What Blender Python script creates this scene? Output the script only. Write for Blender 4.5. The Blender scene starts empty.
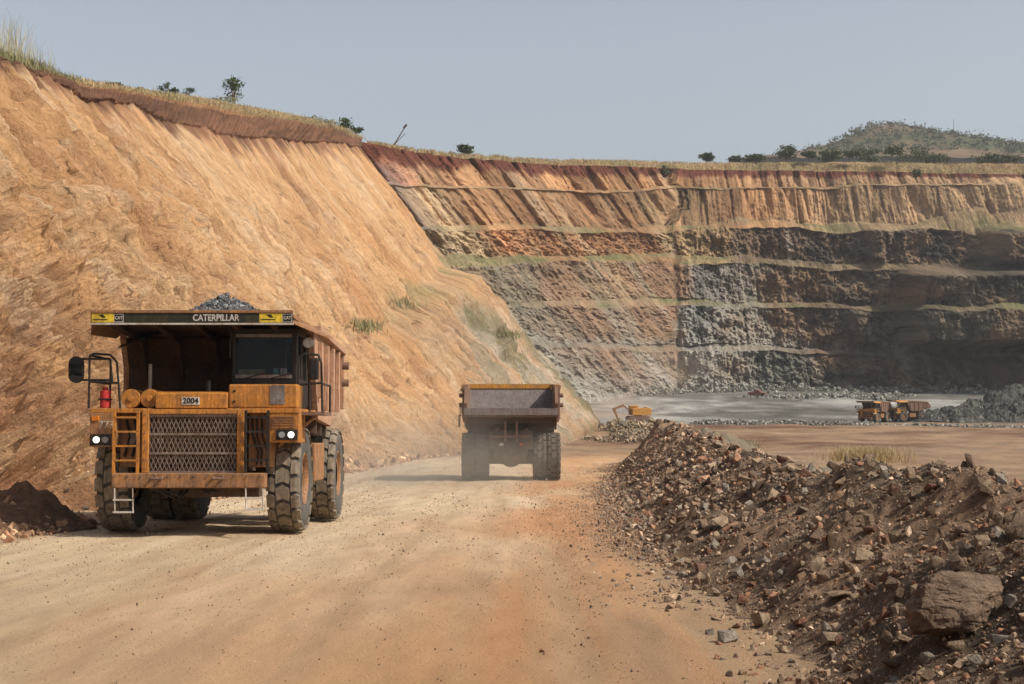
import bpy, bmesh, math, random
import numpy as np
from mathutils import Vector, Matrix, Euler

random.seed(7); rng = np.random.default_rng(11)
S = bpy.context.scene; C = S.collection; R = math.radians
F = 1450.0                       # focal length in pixels; the eye is the world origin
# ------------------------------------------------------------------ camera
cam_d = bpy.data.cameras.new('camera'); cam = bpy.data.objects.new('camera', cam_d); C.objects.link(cam)
cam_d.sensor_width = 36; cam_d.lens = 36*F/1024; cam_d.clip_start = .1; cam_d.clip_end = 9000
cam.location = (0, 0, 0); cam.rotation_euler = (R(90)+math.atan(8/F), 0, 0); S.camera = cam
# ------------------------------------------------------------------ sky and sun
SUN_EL, SUN_AZ = R(45), R(109)   # azimuth clockwise from +Y: from the right, a little behind the camera
W = bpy.data.worlds.new('World'); S.world = W; W.use_nodes = True
nt = W.node_tree; bgn = nt.nodes['Background']
sky = nt.nodes.new('ShaderNodeTexSky'); sky.sky_type = 'NISHITA'; sky.sun_disc = False
sky.sun_elevation = SUN_EL; sky.sun_rotation = SUN_AZ; sky.air_density = 1.0; sky.dust_density = 3.6; sky.ozone_density = 1.5; sky.altitude = 300
hs = nt.nodes.new('ShaderNodeHueSaturation'); hs.inputs['Saturation'].default_value = .54
nt.links.new(sky.outputs[0], hs.inputs['Color']); nt.links.new(hs.outputs[0], bgn.inputs[0]); bgn.inputs[1].default_value = .14
sd = bpy.data.lights.new('sun', 'SUN'); sun = bpy.data.objects.new('sun', sd); C.objects.link(sun)
sd.energy = 4.9; sd.angle = R(.6); sd.color = (1, .93, .82)
sv = Vector((math.sin(SUN_AZ)*math.cos(SUN_EL), math.cos(SUN_AZ)*math.cos(SUN_EL), math.sin(SUN_EL)))
sun.rotation_euler = sv.to_track_quat('Z', 'Y').to_euler()
S.view_settings.view_transform = 'Standard'; S.view_settings.look = 'None'; S.view_settings.exposure = 0; S.view_settings.gamma = 1

# ------------------------------------------------------------------ helpers
def tag(o, label=None, cat=None, group=None, kind=None):
    if label: o['label'] = label
    if cat: o['category'] = cat
    if group: o['group'] = group
    if kind: o['kind'] = kind
    return o
def empty(name, loc=(0, 0, 0), rot=(0, 0, 0)):
    o = bpy.data.objects.new(name, None); C.objects.link(o); o.location = loc; o.rotation_euler = rot; return o
def copy_tree(o, parent=None):
    c = o.copy(); C.objects.link(c)
    if parent: c.parent = parent
    for ch in list(o.children): copy_tree(ch, c)
    return c
def px(x, y, D): return Vector(((x-512)/F*D, D, (350-y)/F*D))
def sstep(a, b, x):
    t = np.clip((x-a)/(b-a), 0, 1); return t*t*(3-2*t)
def hsh(ix, iy, iz, seed):
    n = (ix.astype(np.int64)*374761393 + iy.astype(np.int64)*668265263 + iz.astype(np.int64)*2147483647 + seed*974711) & 0xffffffff
    n = ((n ^ (n >> 13))*1274126177) & 0xffffffff
    n = ((n ^ (n >> 16))*2246822519) & 0xffffffff
    return ((n ^ (n >> 15)) & 0xffffff)/float(0xffffff)
def vn(x, y, z=None, seed=0):
    x = np.asarray(x, float); y = np.asarray(y, float)
    x, y = np.broadcast_arrays(x, y)
    if z is None:
        ix = np.floor(x); iy = np.floor(y); fx = x-ix; fy = y-iy
        fx = fx*fx*(3-2*fx); fy = fy*fy*(3-2*fy); zz = np.zeros_like(ix)
        a = hsh(ix, iy, zz, seed); b = hsh(ix+1, iy, zz, seed); c = hsh(ix, iy+1, zz, seed); d = hsh(ix+1, iy+1, zz, seed)
        return (a+(b-a)*fx)*(1-fy)+(c+(d-c)*fx)*fy
    z = np.broadcast_to(z, x.shape); iz = np.floor(z); fz = z-iz; fz = fz*fz*(3-2*fz)
    ix = np.floor(x); iy = np.floor(y); fx = x-ix; fy = y-iy; fx = fx*fx*(3-2*fx); fy = fy*fy*(3-2*fy)
    o = []
    for k in (0, 1):
        a = hsh(ix, iy, iz+k, seed); b = hsh(ix+1, iy, iz+k, seed); c = hsh(ix, iy+1, iz+k, seed); d = hsh(ix+1, iy+1, iz+k, seed)
        o.append((a+(b-a)*fx)*(1-fy)+(c+(d-c)*fx)*fy)
    return o[0]+(o[1]-o[0])*fz
def fbm(x, y, octv=4, seed=0, gain=.5):
    s = 0; a = 1; t = 0; f = 1
    for k in range(octv):
        s = s+a*(vn(x*f+k*17.3, y*f-k*9.1, seed=seed+k)*2-1); t += a; a *= gain; f *= 2.03
    return s/t*1.5
def ridge(x, y, octv=4, seed=0, gain=.5):
    s = 0; a = 1; t = 0; f = 1
    for k in range(octv):
        s = s+a*(1-np.abs(vn(x*f+k*11.7, y*f+k*5.3, seed=seed+k)*2-1)); t += a; a *= gain; f *= 2.07
    return s/t
def lerp(a, b, t): return a+(b-a)*t
def mixc(c1, c2, t):
    t = np.clip(t, 0, 1)[..., None]; return c1*(1-t)+np.asarray(c2)*t

def mesh_np(name, V, Fc, mat, col=None, smooth=False, parent=None, flow=None):
    V = np.asarray(V, np.float32); Fc = np.asarray(Fc, np.int32); k = Fc.shape[1]
    me = bpy.data.meshes.new(name); me.vertices.add(len(V)); me.vertices.foreach_set('co', V.ravel())
    me.loops.add(Fc.size); me.loops.foreach_set('vertex_index', Fc.ravel())
    me.polygons.add(len(Fc)); me.polygons.foreach_set('loop_start', np.arange(0, Fc.size, k, dtype=np.int32))
    me.polygons.foreach_set('use_smooth', np.full(len(Fc), bool(smooth)))
    me.update(calc_edges=True)
    if col is not None:
        a = me.color_attributes.new('Col', 'FLOAT_COLOR', 'POINT')
        cc = np.ones((len(V), 4), np.float32); cc[:, :3] = np.clip(col, 0, 1); a.data.foreach_set('color', cc.ravel())
    if flow is not None:
        a = me.attributes.new('Flow', 'FLOAT_VECTOR', 'POINT'); ff = np.zeros((len(V), 3), np.float32); ff[:, :2] = flow; a.data.foreach_set('vector', ff.ravel())
    me.materials.append(mat); o = bpy.data.objects.new(name, me); C.objects.link(o)
    if parent: o.parent = parent
    return o
def grid_obj(name, P, col, mat, smooth=True, flip=False, flow=None):
    n, m = P.shape[:2]; i = np.arange(n*m).reshape(n, m)
    q = np.stack([i[:-1, :-1], i[:-1, 1:], i[1:, 1:], i[1:, :-1]], -1).reshape(-1, 4)
    if flip: q = q[:, ::-1]
    return mesh_np(name, P.reshape(-1, 3), q, mat, None if col is None else col.reshape(-1, 3), smooth, flow=None if flow is None else np.stack(flow, -1).reshape(-1, 2))

# ------------------------------------------------------------------ materials
def new_mat(name):
    m = bpy.data.materials.new(name); m.use_nodes = True; t = m.node_tree
    return m, t, t.nodes['Principled BSDF']
def nd(t, typ, **kw):
    n = t.nodes.new(typ)
    for k, v in kw.items(): setattr(n, k, v)
    return n
def noise(t, scale, detail=6, rough=.6, vec=None, stretch=None):
    n = nd(t, 'ShaderNodeTexNoise'); n.inputs['Scale'].default_value = scale; n.inputs['Detail'].default_value = detail; n.inputs['Roughness'].default_value = rough
    tc = nd(t, 'ShaderNodeTexCoord')
    if stretch:
        mp = nd(t, 'ShaderNodeMapping'); mp.inputs['Scale'].default_value = stretch
        t.links.new(tc.outputs['Object'], mp.inputs[0]); t.links.new(mp.outputs[0], n.inputs['Vector'])
    else: t.links.new(tc.outputs['Object'], n.inputs['Vector'])
    return n
def ramp(t, sock, stops):
    r = nd(t, 'ShaderNodeValToRGB'); e = r.color_ramp.elements
    while len(e) < len(stops): e.new(.5)
    for k, (p, c) in enumerate(stops):
        e[k].position = p; e[k].color = (c, c, c, 1) if not hasattr(c, '__len__') else (*c, 1)
    t.links.new(sock, r.inputs[0]); return r
def mul(t, a, b, f=1.0):
    n = nd(t, 'ShaderNodeMix', data_type='RGBA', blend_type='MULTIPLY'); n.inputs[0].default_value = f
    t.links.new(a, n.inputs[6]); t.links.new(b, n.inputs[7]); return n.outputs[2]
def earth(name, s1, s2, lo=.7, hi=1.25, bump=.5, bd=.05, rough=.95, s3=None, stretch=None, bs=None):
    m, t, b = new_mat(name)
    at = nd(t, 'ShaderNodeAttribute', attribute_name='Col')
    n1 = noise(t, s1, 8, .65, stretch=stretch); n2 = noise(t, s2, 6, .7)
    r1 = ramp(t, n1.outputs[0], [(.32, lo), (.68, hi)]); r2 = ramp(t, n2.outputs[0], [(.3, lo+.08), (.7, hi-.05)])
    c = mul(t, mul(t, at.outputs['Color'], r1.outputs[0]), r2.outputs[0]); t.links.new(c, b.inputs['Base Color'])
    b.inputs['Roughness'].default_value = rough; b.inputs['Specular IOR Level'].default_value = .15
    n3 = noise(t, bs or s2, 8, .75); bp = nd(t, 'ShaderNodeBump'); bp.inputs['Strength'].default_value = bump; bp.inputs['Distance'].default_value = bd
    t.links.new(n3.outputs[0], bp.inputs['Height']); t.links.new(bp.outputs[0], b.inputs['Normal'])
    return m
M = {}
def flow_earth(name, sx, sy, k, lo, hi, bd, pit, s2):
    # earth whose streaks follow the fall line: the Flow attribute holds (along the wall, down the slope) in metres
    m, t, b = new_mat(name)
    at = nd(t, 'ShaderNodeAttribute', attribute_name='Col'); fl = nd(t, 'ShaderNodeAttribute', attribute_name='Flow')
    def fn(a, c_, det, ro):
        mp = nd(t, 'ShaderNodeMapping'); mp.inputs['Scale'].default_value = (a, c_, 1); n = nd(t, 'ShaderNodeTexNoise'); n.inputs['Scale'].default_value = 1; n.inputs['Detail'].default_value = det; n.inputs['Roughness'].default_value = ro
        t.links.new(fl.outputs['Vector'], mp.inputs[0]); t.links.new(mp.outputs[0], n.inputs['Vector']); return n
    a1 = fn(sx, sy, 7, .7); a2 = fn(sx*k, sy*k*1.3, 5, .65); a3 = noise(t, s2, 7, .75)
    r1 = ramp(t, a1.outputs[0], [(.3, lo), (.52, 1.0), (.7, hi)]); r2 = ramp(t, a2.outputs[0], [(.31, pit), (.40, 1.0), (.7, 1.1)]); r3 = ramp(t, a3.outputs[0], [(.3, .8), (.7, 1.15)])  # low pit tones paint the shade of small hollows into the colour
    t.links.new(mul(t, mul(t, mul(t, at.outputs['Color'], r1.outputs[0]), r2.outputs[0]), r3.outputs[0]), b.inputs['Base Color'])
    b.inputs['Roughness'].default_value = .95; b.inputs['Specular IOR Level'].default_value = .1
    nrm = None
    for n_, st, dd in ((a1, .8, bd*2.5), (a2, .9, bd), (a3, .8, bd*.6)):
        bp = nd(t, 'ShaderNodeBump'); bp.inputs['Strength'].default_value = st; bp.inputs['Distance'].default_value = dd
        t.links.new(n_.outputs[0], bp.inputs['Height'])
        if nrm: t.links.new(nrm.outputs[0], bp.inputs['Normal'])
        nrm = bp
    t.links.new(nrm.outputs[0], b.inputs['Normal'])
    return m
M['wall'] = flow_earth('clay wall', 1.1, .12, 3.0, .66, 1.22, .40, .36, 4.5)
M['farwall'] = flow_earth('bench rock', .45, .12, 3.0, .55, 1.35, .9, .45, .8)
M['road'] = earth('haul road dirt', 2.2, 34, .84, 1.12, 1.0, .05, bs=26, stretch=(1, .16, 1))
M['rubble'] = earth('rubble soil', 6, 40, .6, 1.25, .9, .05, bs=30)
M['rock'] = earth('broken rock', 7, 30, .65, 1.25, .8, .03, bs=18)
M['hill'] = earth('hill ground', .02, .2, .6, 1.3, 1.0, 2.0, bs=.12)
def rock_mat(name, c1, c2):
    m, t, b = new_mat(name); oi = nd(t, 'ShaderNodeObjectInfo')
    r = ramp(t, oi.outputs['Random'], [(0, c1), (.5, c2), (1, tuple(v*.75 for v in c1))])
    n1 = noise(t, 3.5, 10, .75); r1 = ramp(t, n1.outputs[0], [(.33, .5), (.66, 1.45)])
    t.links.new(mul(t, r.outputs[0], r1.outputs[0]), b.inputs['Base Color']); b.inputs['Roughness'].default_value = .9; b.inputs['Specular IOR Level'].default_value = .2
    n3 = noise(t, 9, 9, .7); bp = nd(t, 'ShaderNodeBump'); bp.inputs['Strength'].default_value = .9; bp.inputs['Distance'].default_value = .06
    t.links.new(n3.outputs[0], bp.inputs['Height']); t.links.new(bp.outputs[0], b.inputs['Normal']); return m
M['rock_brown'] = rock_mat('brown rock', (.17, .115, .075), (.26, .175, .115))
M['rock_boulder'] = rock_mat('boulder rock', (.15, .10, .068), (.17, .115, .078))
M['rock_tan'] = rock_mat('tan rock', (.38, .27, .175), (.30, .215, .14))
M['rock_grey'] = rock_mat('grey rock', (.26, .22, .175), (.33, .28, .22))
M['rock_red'] = rock_mat('reddish rock', (.25, .125, .075), (.19, .105, .07))
def paint(name, col, rough=.55, dirt=(.20, .12, .07), amt=.5, metal=0, sc=3):
    m, t, b = new_mat(name)
    n1 = noise(t, sc, 9, .7); n2 = noise(t, sc*6, 6, .7)
    r1 = ramp(t, n1.outputs[0], [(.5-.22*amt, 0), (.78-.1*amt, 1)]); r2 = ramp(t, n2.outputs[0], [(.35, .72), (.65, 1.08)])
    mx = nd(t, 'ShaderNodeMix', data_type='RGBA'); mx.inputs[6].default_value = (*col, 1); mx.inputs[7].default_value = (*dirt, 1)
    t.links.new(r1.outputs[0], mx.inputs[0]); t.links.new(mul(t, mx.outputs[2], r2.outputs[0]), b.inputs['Base Color'])
    st_ = noise(t, sc*2.2, 6, .65, stretch=(3.2, 3.2, .35)); rs = ramp(t, st_.outputs[0], [(.42, 1.0), (.60, .62)])
    t.links.new(mul(t, b.inputs['Base Color'].links[0].from_socket, rs.outputs[0], .8), b.inputs['Base Color'])
    b.inputs['Roughness'].default_value = rough; b.inputs['Metallic'].default_value = metal; b.inputs['Specular IOR Level'].default_value = .3
    bp = nd(t, 'ShaderNodeBump'); bp.inputs['Strength'].default_value = .35; bp.inputs['Distance'].default_value = .01
    t.links.new(n2.outputs[0], bp.inputs['Height']); t.links.new(bp.outputs[0], b.inputs['Normal'])
    return m
M['yellow'] = paint('ochre paint', (.62, .245, .035), .5, (.29, .13, .05), .65)
M['yellow_far'] = paint('ochre paint bright', (.62, .29, .05), .5, (.38, .2, .09), .3)
M['yellow_dirty'] = paint('muddy ochre paint', (.42, .20, .07), .7, (.22, .12, .075), .9)
M['bodysteel'] = paint('worn body steel', (.27, .14, .085), .7, (.17, .11, .085), .9)
M['bodyinner'] = paint('scoured steel', (.22, .19, .18), .6, (.17, .12, .10), .5, .1)
M['pinkside'] = paint('dusty body side', (.48, .29, .19), .8, (.40, .22, .13), .7)
M['black'] = paint('black paint', (.015, .014, .013), .5, (.05, .035, .025), .4)
M['fascia'] = paint('dark fascia', (.022, .024, .016), .5, (.06, .045, .02), .5)
M['grille'] = paint('grille steel', (.27, .21, .17), .6, (.16, .10, .07), .8, .0)
M['core'] = paint('radiator core', (.17, .125, .095), .8, (.08, .05, .035), .8)
M['underbody_shade'] = paint('shade-dark body steel', (.05, .03, .02), .8, (.10, .045, .022), .6)  # steel coloured near black to carry the shade below the canopy
M['white'] = paint('dirty white', (.62, .58, .52), .6, (.35, .25, .17), .3)
M['decal'] = paint('yellow decal', (.75, .52, .04), .5, (.45, .28, .05), .2)
M['tyre'] = paint('dusty tyre', (.30, .245, .18), .95, (.19, .15, .11), .8, sc=2)
M['tyre_mud'] = paint('muddy tyre', (.14, .105, .075), .95, (.09, .07, .055), .8, sc=2)
M['tyre_dark'] = paint('tyre groove rubber', (.035, .03, .025), .95, (.06, .045, .035), .6)
M['tyre_side'] = paint('tyre sidewall', (.085, .08, .075), .9, (.15, .13, .10), .6)
M['red'] = paint('red paint', (.5, .03, .03), .45, (.3, .05, .03), .3)
M['steel'] = paint('bare steel', (.25, .22, .2), .5, (.15, .1, .07), .5, .3)
M['chassis'] = paint('oily chassis', (.075, .05, .035), .8, (.13, .08, .05), .7)
M['amber'] = paint('amber lens', (.7, .2, .02), .3, (.4, .15, .04), .2)
m, t, b = new_mat('cab glass'); b.inputs['Base Color'].default_value = (.02, .025, .03, 1); b.inputs['Roughness'].default_value = .08; b.inputs['Transmission Weight'].default_value = .6; b.inputs['Alpha'].default_value = .3; M['glass'] = m
m, t, b = new_mat('lit headlight'); b.inputs['Emission Color'].default_value = (1, .9, .7, 1); b.inputs['Emission Strength'].default_value = 1.8; M['lamp_on'] = m
m, t, b = new_mat('unlit headlight'); b.inputs['Base Color'].default_value = (.25, .25, .25, 1); b.inputs['Roughness'].default_value = .15; M['lamp_off'] = m
def leafmat(name, c1, c2, rough=.8):
    m, t, b = new_mat(name); n = noise(t, 1.3, 5, .6)
    r = ramp(t, n.outputs[0], [(.35, c1), (.65, c2)]); t.links.new(r.outputs[0], b.inputs['Base Color']); b.inputs['Roughness'].default_value = rough
    b.inputs['Specular IOR Level'].default_value = .2; return m
M['leaf'] = leafmat('dark leaves', (.035, .055, .02), (.07, .10, .035))
M['leaf_far'] = leafmat('scrub leaves', (.05, .065, .03), (.10, .11, .05))
M['drygrass'] = leafmat('dry grass', (.42, .31, .16), (.30, .235, .12))
M['olivegrass'] = leafmat('olive grass', (.26, .23, .11), (.15, .155, .07))
M['straw'] = leafmat('pale straw', (.42, .36, .22), (.30, .28, .16))
M['bark'] = leafmat('bark', (.12, .09, .06), (.18, .14, .10))

# ------------------------------------------------------------------ terrain functions
def road_z(Y): return -1.88-.06*Y
def floor_z(Y): return -14.8+2.5*sstep(290, 430, Y)
TOE_Y = [-30, 0, 11, 22, 51, 75, 100, 130, 220]; TOE_X = [2.2, 2.0, 1.65, 1.95, 3.3, 4.9, 6.9, 10, 22]
def toe_x(Y): return np.interp(Y, TOE_Y, TOE_X)
BASE_Y = [-30, 10, 27, 34, 60, 118, 160, 185, 220, 260, 275, 283, 292, 300]
BASE_X = [-10.5, -10, -10.4, -10.6, -10, -9.3, -7, -3.5, 3.5, 9, 11, 7, -8, -40]
def base_x(Y): return np.interp(Y, BASE_Y, BASE_X)
def ground_z(X, Y):
    zr = road_z(Y); fz = floor_z(Y)
    edge = toe_x(Y)+7.5
    ramp_z = zr-np.maximum(0, X-edge)*.62
    z = np.logaddexp(ramp_z*1.5, fz*1.5)/1.5
    return z
def berm_h(X, Y):
    s = X-toe_x(Y)+.25*fbm(X*.7, Y*.7, 3, 5)
    H = np.interp(Y, [-30, 12, 30, 60, 80, 92, 104], [1.25, 1.22, 1.32, 1.8, 2.3, 1.9, 0])
    H = H*(1+.16*fbm(X*.1, Y*.33, 2, 8))
    H = H*(1+.16*(ridge(X*.35+Y*.10, Y*.30, 2, 9)-.6)*2)
    w = 3.0
    up = np.clip(s/w, 0, 1); h = H*np.where(up < .25, up*up*1.6, .1+(up-.25)*1.2)
    h = np.where(s > w, H*(1-np.clip((s-w-.5)/3.2, 0, 1)*.95), h)
    return np.clip(h, 0, None)*(s > 0)
def berm_z(X, Y):
    k = np.clip((X-toe_x(Y))/1.2, 0, 1)
    return ground_z(X, Y)-.06+berm_h(X, Y)+k*(.13*fbm(X*1.3, Y*1.3, 4, 31)+.05*ridge(X*5, Y*5, 3, 33))+.02*k

# ------------------------------------------------------------------ ground sheet
def build_ground():
    X = np.concatenate([-60-np.geomspace(1, 60, 10)[::-1], np.linspace(-60, -13, 40), np.arange(-12.9, 8, .1), np.geomspace(8.1, 340, 190)])
    Yl = [-40.]; 
    while Yl[-1] < 470: Yl.append(Yl[-1]+max(.09, .0065*abs(Yl[-1])) if Yl[-1] > 4 else Yl[-1]+1.0)
    Y = np.array(Yl); XX, YY = np.meshgrid(X, Y)
    Z = ground_z(XX, YY)
    on = (XX < toe_x(YY)+1)
    Z += .03*fbm(XX*.6, YY*.15, 3, 3)+.012*fbm(XX*5, YY*3.5, 3, 4)
    for rx, dp in ((-7.6, .035), (-4.5, .035), (-2.2, .03), (.4, .03)):
        Z -= dp*np.exp(-((XX-rx-.3*np.sin(YY*.05))/.35)**2)*(YY < 150)
    far = sstep(150, 200, YY)
    Z += far*.35*fbm(XX*.08, YY*.05, 4, 6)
    a = fbm(XX*.25, YY*.05, 4, 41); b = fbm(XX*1.8, YY*.22, 4, 42); d = fbm(XX*.5, YY*.12, 4, 43)
    sand = np.array([.60, .46, .30]); orange = np.array([.50, .265, .125]); brown = np.array([.31, .18, .10])
    side = sstep(-4.5, 1.0, XX+a*2.2-.03*YY+.6)
    c = mixc(np.broadcast_to(sand, XX.shape+(3,)), orange, side*.85)
    c = mixc(c, [.66, .53, .37], np.clip(-d*.8, 0, .5)*(1-side*.5)); c = mixc(c, [.50, .24, .11], np.exp(-((XX-.1-.02*YY)/1.1)**2)*np.clip(.5+d, 0, 1)*.6); c = mixc(c, [.46, .32, .19], np.clip(fbm(XX*2.2, YY*.05, 4, 401)*1.1, 0, .6))
    c = mixc(c, [.30, .16, .08], np.clip(b-.25, 0, 1)*.5)
    c = mixc(c, [.34, .24, .15], sstep(-.8, .6, XX-toe_x(YY)+b*.8)*.75)
    c = mixc(c, [.33, .21, .12], sstep(-8.6, -10, XX+b*.5)*.5)
    f1 = sstep(95, 190, YY+a*15)
    fl = mixc(np.broadcast_to(np.array([.36, .235, .14]), XX.shape+(3,)), [.19, .10, .06], np.clip(fbm(XX*.035, YY*.05, 5, 44, .6)*2.2, 0, 1))
    fl = mixc(fl, [.36, .25, .155], np.clip(fbm(XX*.03+7, YY*.07, 4, 45)*1.6, 0, .8)); fl = fl*.7*(1+.3*fbm(XX*.3, YY*.25, 4, 50))[..., None]
    c = mixc(c, fl*1.0, f1) if False else c*(1-f1[..., None])+fl*f1[..., None]
    g = sstep(288, 296, YY+fbm(XX*.06, YY*.06, 3, 46)*4)
    gr = np.array([.25, .24, .215])*(1+.3*fbm(XX*.03, YY*.06, 4, 47))[..., None]
    gr = mixc(gr, [.085, .078, .066], np.clip(.1+fbm(XX*.03+3, YY*.035, 5, 48)*2.6, 0, .85)); gr = gr*(1+.5*fbm(XX*.25, YY*.12, 4, 480, .65))[..., None]
    gr = mixc(gr, [.36, .25, .18], np.clip(-XX*.03+1.2, 0, .9)*np.clip(.5+fbm(XX*.05, YY*.05, 3, 49), 0, 1))
    gr = mixc(gr, [.13, .12, .105], sstep(385, 400, YY+fbm(XX*.05, YY*.05, 2, 4)*8)*sstep(20, 40, XX)*sstep(110, 95, XX)*.8)
    c = c*(1-g[..., None])+gr*g[..., None]
    o = grid_obj('ground', np.stack([XX, YY, Z], -1), c, M['road'])
    tag(o, kind='structure')
build_ground()

# ------------------------------------------------------------------ left pit wall
def build_left_wall():
    # columns: distance, tan crest (x, z), skyline edge (x, z)
    cd = [-30, 10, 40, 80, 115, 135, 155, 185, 220, 260, 276, 284, 292, 300]
    def P(x, y, D): v = px(x, y, D); return (v.x, v.z)
    tan = [(-24, 9), (-25, 10.5), (-26.5, 12.8), P(0, 62, 80), P(87, 93, 115), P(131, 105, 135), P(171, 121, 155), P(238, 135, 185), P(300, 139, 220), P(346, 143, 260), P(362, 146, 276), P(352, 146, 284), P(300, 146, 292), P(230, 146, 300)]
    top = [(-26, 10.5), (-27, 12), (-28, 14.2), P(-6, 56, 83), P(80, 78, 122), P(140, 90, 150), P(180, 94, 172), P(250, 106, 205), P(317, 119, 242), P(348, 129, 275), P(362, 137, 288), P(352, 138, 296), P(300, 138, 304), P(230, 138, 312)]
    topD = [-30, 10, 42, 83, 122, 150, 172, 205, 242, 275, 288, 296, 304, 312]
    Yl = [-28.]
    while Yl[-1] < 299.5:
        y = Yl[-1]; Yl.append(y+(1.0 if y < 18 else max(.13, .0045*y) if y < 268 else .5))
    Y = np.array(Yl); n1, n2, n3 = 380, 44, 24
    v = np.concatenate([np.linspace(0, 1, n1), 1+np.linspace(0, 1, n2+1)[1:], 2+np.linspace(0, 1, n3+1)[1:]])
    YY, VV = np.meshgrid(Y, v, indexing='ij')
    bx = base_x(YY)-1.0*0; bz = ground_z(base_x(YY), YY)-.4
    tx = np.interp(YY, cd, [p[0] for p in tan]); tz = np.interp(YY, cd, [p[1] for p in tan])
    sx = np.interp(YY, cd, [p[0] for p in top]); sz = np.interp(YY, cd, [p[1] for p in top]); sy = np.interp(YY, cd, topD)
    w = np.clip(VV, 0, 1)
    # toe flattening
    X = bx+(tx-bx)*w; Z = bz+(tz-bz)*w
    Z = Z-1.0*np.sin(np.pi*np.clip(w*1.0, 0, 1))*.6
    # bench with a ledge toward the nose
    led = sstep(150, 240, YY); lz = np.interp(YY, [150, 200, 235, 268, 300], [-2, 4.4, 9, 15, 16])
    below = sstep(1.2, -1.2, Z-lz+1.4*fbm(YY*.12, YY*0, 3, 12))
    X = X+led*(3.5+1.5*sstep(225, 268, YY))*below
    Yw = YY.copy()
    V2 = np.clip(VV-1, 0, 1); V3 = np.clip(VV-2, 0, 1)
    X = np.where(VV > 1, tx+(sx-tx)*V2, X); Z = np.where(VV > 1, tz+(sz-tz)*V2, Z); Yw = np.where(VV > 1, YY+(sy-YY)*V2, Yw)
    X = np.where(VV > 2, sx-70*V3**1.6, X); Z = np.where(VV > 2, sz+.6*np.sin(V3*2)-3*V3, Z)
    t = w*50
    near = sstep(95, 40, YY)
    act = sstep(0, .03, w)*np.where(VV > 1, .35*np.clip(1-V2*.6, .2, 1), 1)
    d = 1.3*fbm(YY*.06, t*.035, 3, 21)+.5*fbm(YY*.35, t*.04, 4, 22)
    r = ridge(YY*.42, t*.035, 4, 23, .55); d += -(1.3*(r-.72))
    r2 = ridge(YY*1.5, t*.10, 3, 24); d += -.6*(r2-.7)
    lump = np.clip(near*sstep(.9, .3, w)+.3, 0, 1); d += .26*lump*fbm(YY*2.6, t*1.6, 3, 25); gv = ridge(YY*.75, t*.03, 3, 201); d += -1.3*np.clip(gv-.66, 0, 1)*3*(1-.4*near)
    # lumpy hollows in the near part, low down
    low = near*sstep(.85, .3, w)
    hol = ridge(YY*.17+.02*t, t*.16, 4, 26); d += low*(-6.5*np.clip(hol-.72, 0, 1)+.8*fbm(YY*.6, t*.5, 4, 27)); gl = ridge(YY*.20+.05*t, t*.055, 4, 203); cav = sum(np.exp(-((YY-cy_-.35*(t-ct_))/ry_)**2-((t-ct_)/rt_)**2)*dp_ for cy_, ct_, ry_, rt_, dp_ in ((38.5, 8.5, 1.3, 2.2, 1.7), (43, 11.5, 1.0, 3.0, 1.3), (36, 4.6, .8, 2.0, 1.0), (49, 15, 1.2, 3.0, 1.2), (33.5, 6.5, .7, 1.2, .9), (58, 14, 1.2, 2.4, 1.0), (70, 24, 1.0, 3.5, 1.0), (93, 30, 1.5, 3, 1.2), (120, 24, 1.8, 2.5, 1.3), (140, 20, 2, 2.2, 1.4))); cav = cav*np.clip(.75+.6*fbm(YY*.9, t*.5, 3, 207), .2, 1.5); d += -low*sstep(75, 50, YY)*7.5*np.clip(gl-.64, 0, 1)*sstep(.0, .08, w)-cav*1.5
    bl = fbm(YY*1.1, t*.45, 5, 28, .65); d += .45*np.abs(bl)*np.clip(low*1.3+.15, 0, 1)
    # dashes: short undercuts elongated down the fall line
    da = vn(YY*1.35+t*.05, t*.33, seed=61); da2 = vn(YY*.13, t*.07, seed=62)
    cut = sstep(.74, .88, da)*sstep(.38, .62, da2); d -= cut*.9; cr = fbm(YY*.28, t*.30, 5, 341, .6); d += .75*cr*(1-.5*sstep(.6, .9, w)); lo_ = led*sstep(lz+1, lz-3, Z); gu = ridge(YY*.16+.01*t, t*.045, 4, 342, .55); d += lo_*(-2.6*(gu-.68)+.9*fbm(YY*.3, t*.25, 4, 343)); d = d*(1-.55*sstep(.86, 1, w)*(VV <= 1))
    spiky = sstep(.8, 1, w)*(VV <= 1); d += -spiky*.5*ridge(YY*.5+2*fbm(YY*.1, YY*0, 2, 290), t*.05, 4, 29)*sstep(60, 100, YY)
    toe = sstep(.08, 0, w); 
    nx, nz = .78, .62
    ns = sstep(262, 285, YY)     # nose: normal turns away
    X = X+act*d*nx*(1-.5*ns); Z = Z+act*d*nz*(VV <= 2); Yw = Yw+act*d*.6*ns
    # toe rubble
    X = X+toe*(1.1+.6*fbm(YY*.8, YY*0, 3, 30)); Z = Z-toe*.1+sstep(.1, 0, w)*sstep(0, .02, w)*.25*fbm(YY*2.2, t*2, 3, 32)
    # colour: ground materials, with shade of streaks, undercuts and hollows painted in
    shp = YY.shape+(3,)
    c = np.broadcast_to(np.array([.55, .32, .155]), shp)
    c = mixc(c, [.60, .39, .215], np.clip(.35+1.2*fbm(YY*.06+t*.02, t*.05, 4, 51), 0, 1)*.75)
    c = mixc(c, [.43, .22, .11], np.clip(.9*fbm(YY*.1+t*.03, t*.04, 4, 52), 0, 1)*.7)
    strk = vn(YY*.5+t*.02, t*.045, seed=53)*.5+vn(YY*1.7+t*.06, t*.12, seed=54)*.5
    c = mixc(c, [.36, .19, .095], sstep(.62, .82, strk)*.55)  # dark streaks stand in for shadows of small overhangs
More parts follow.
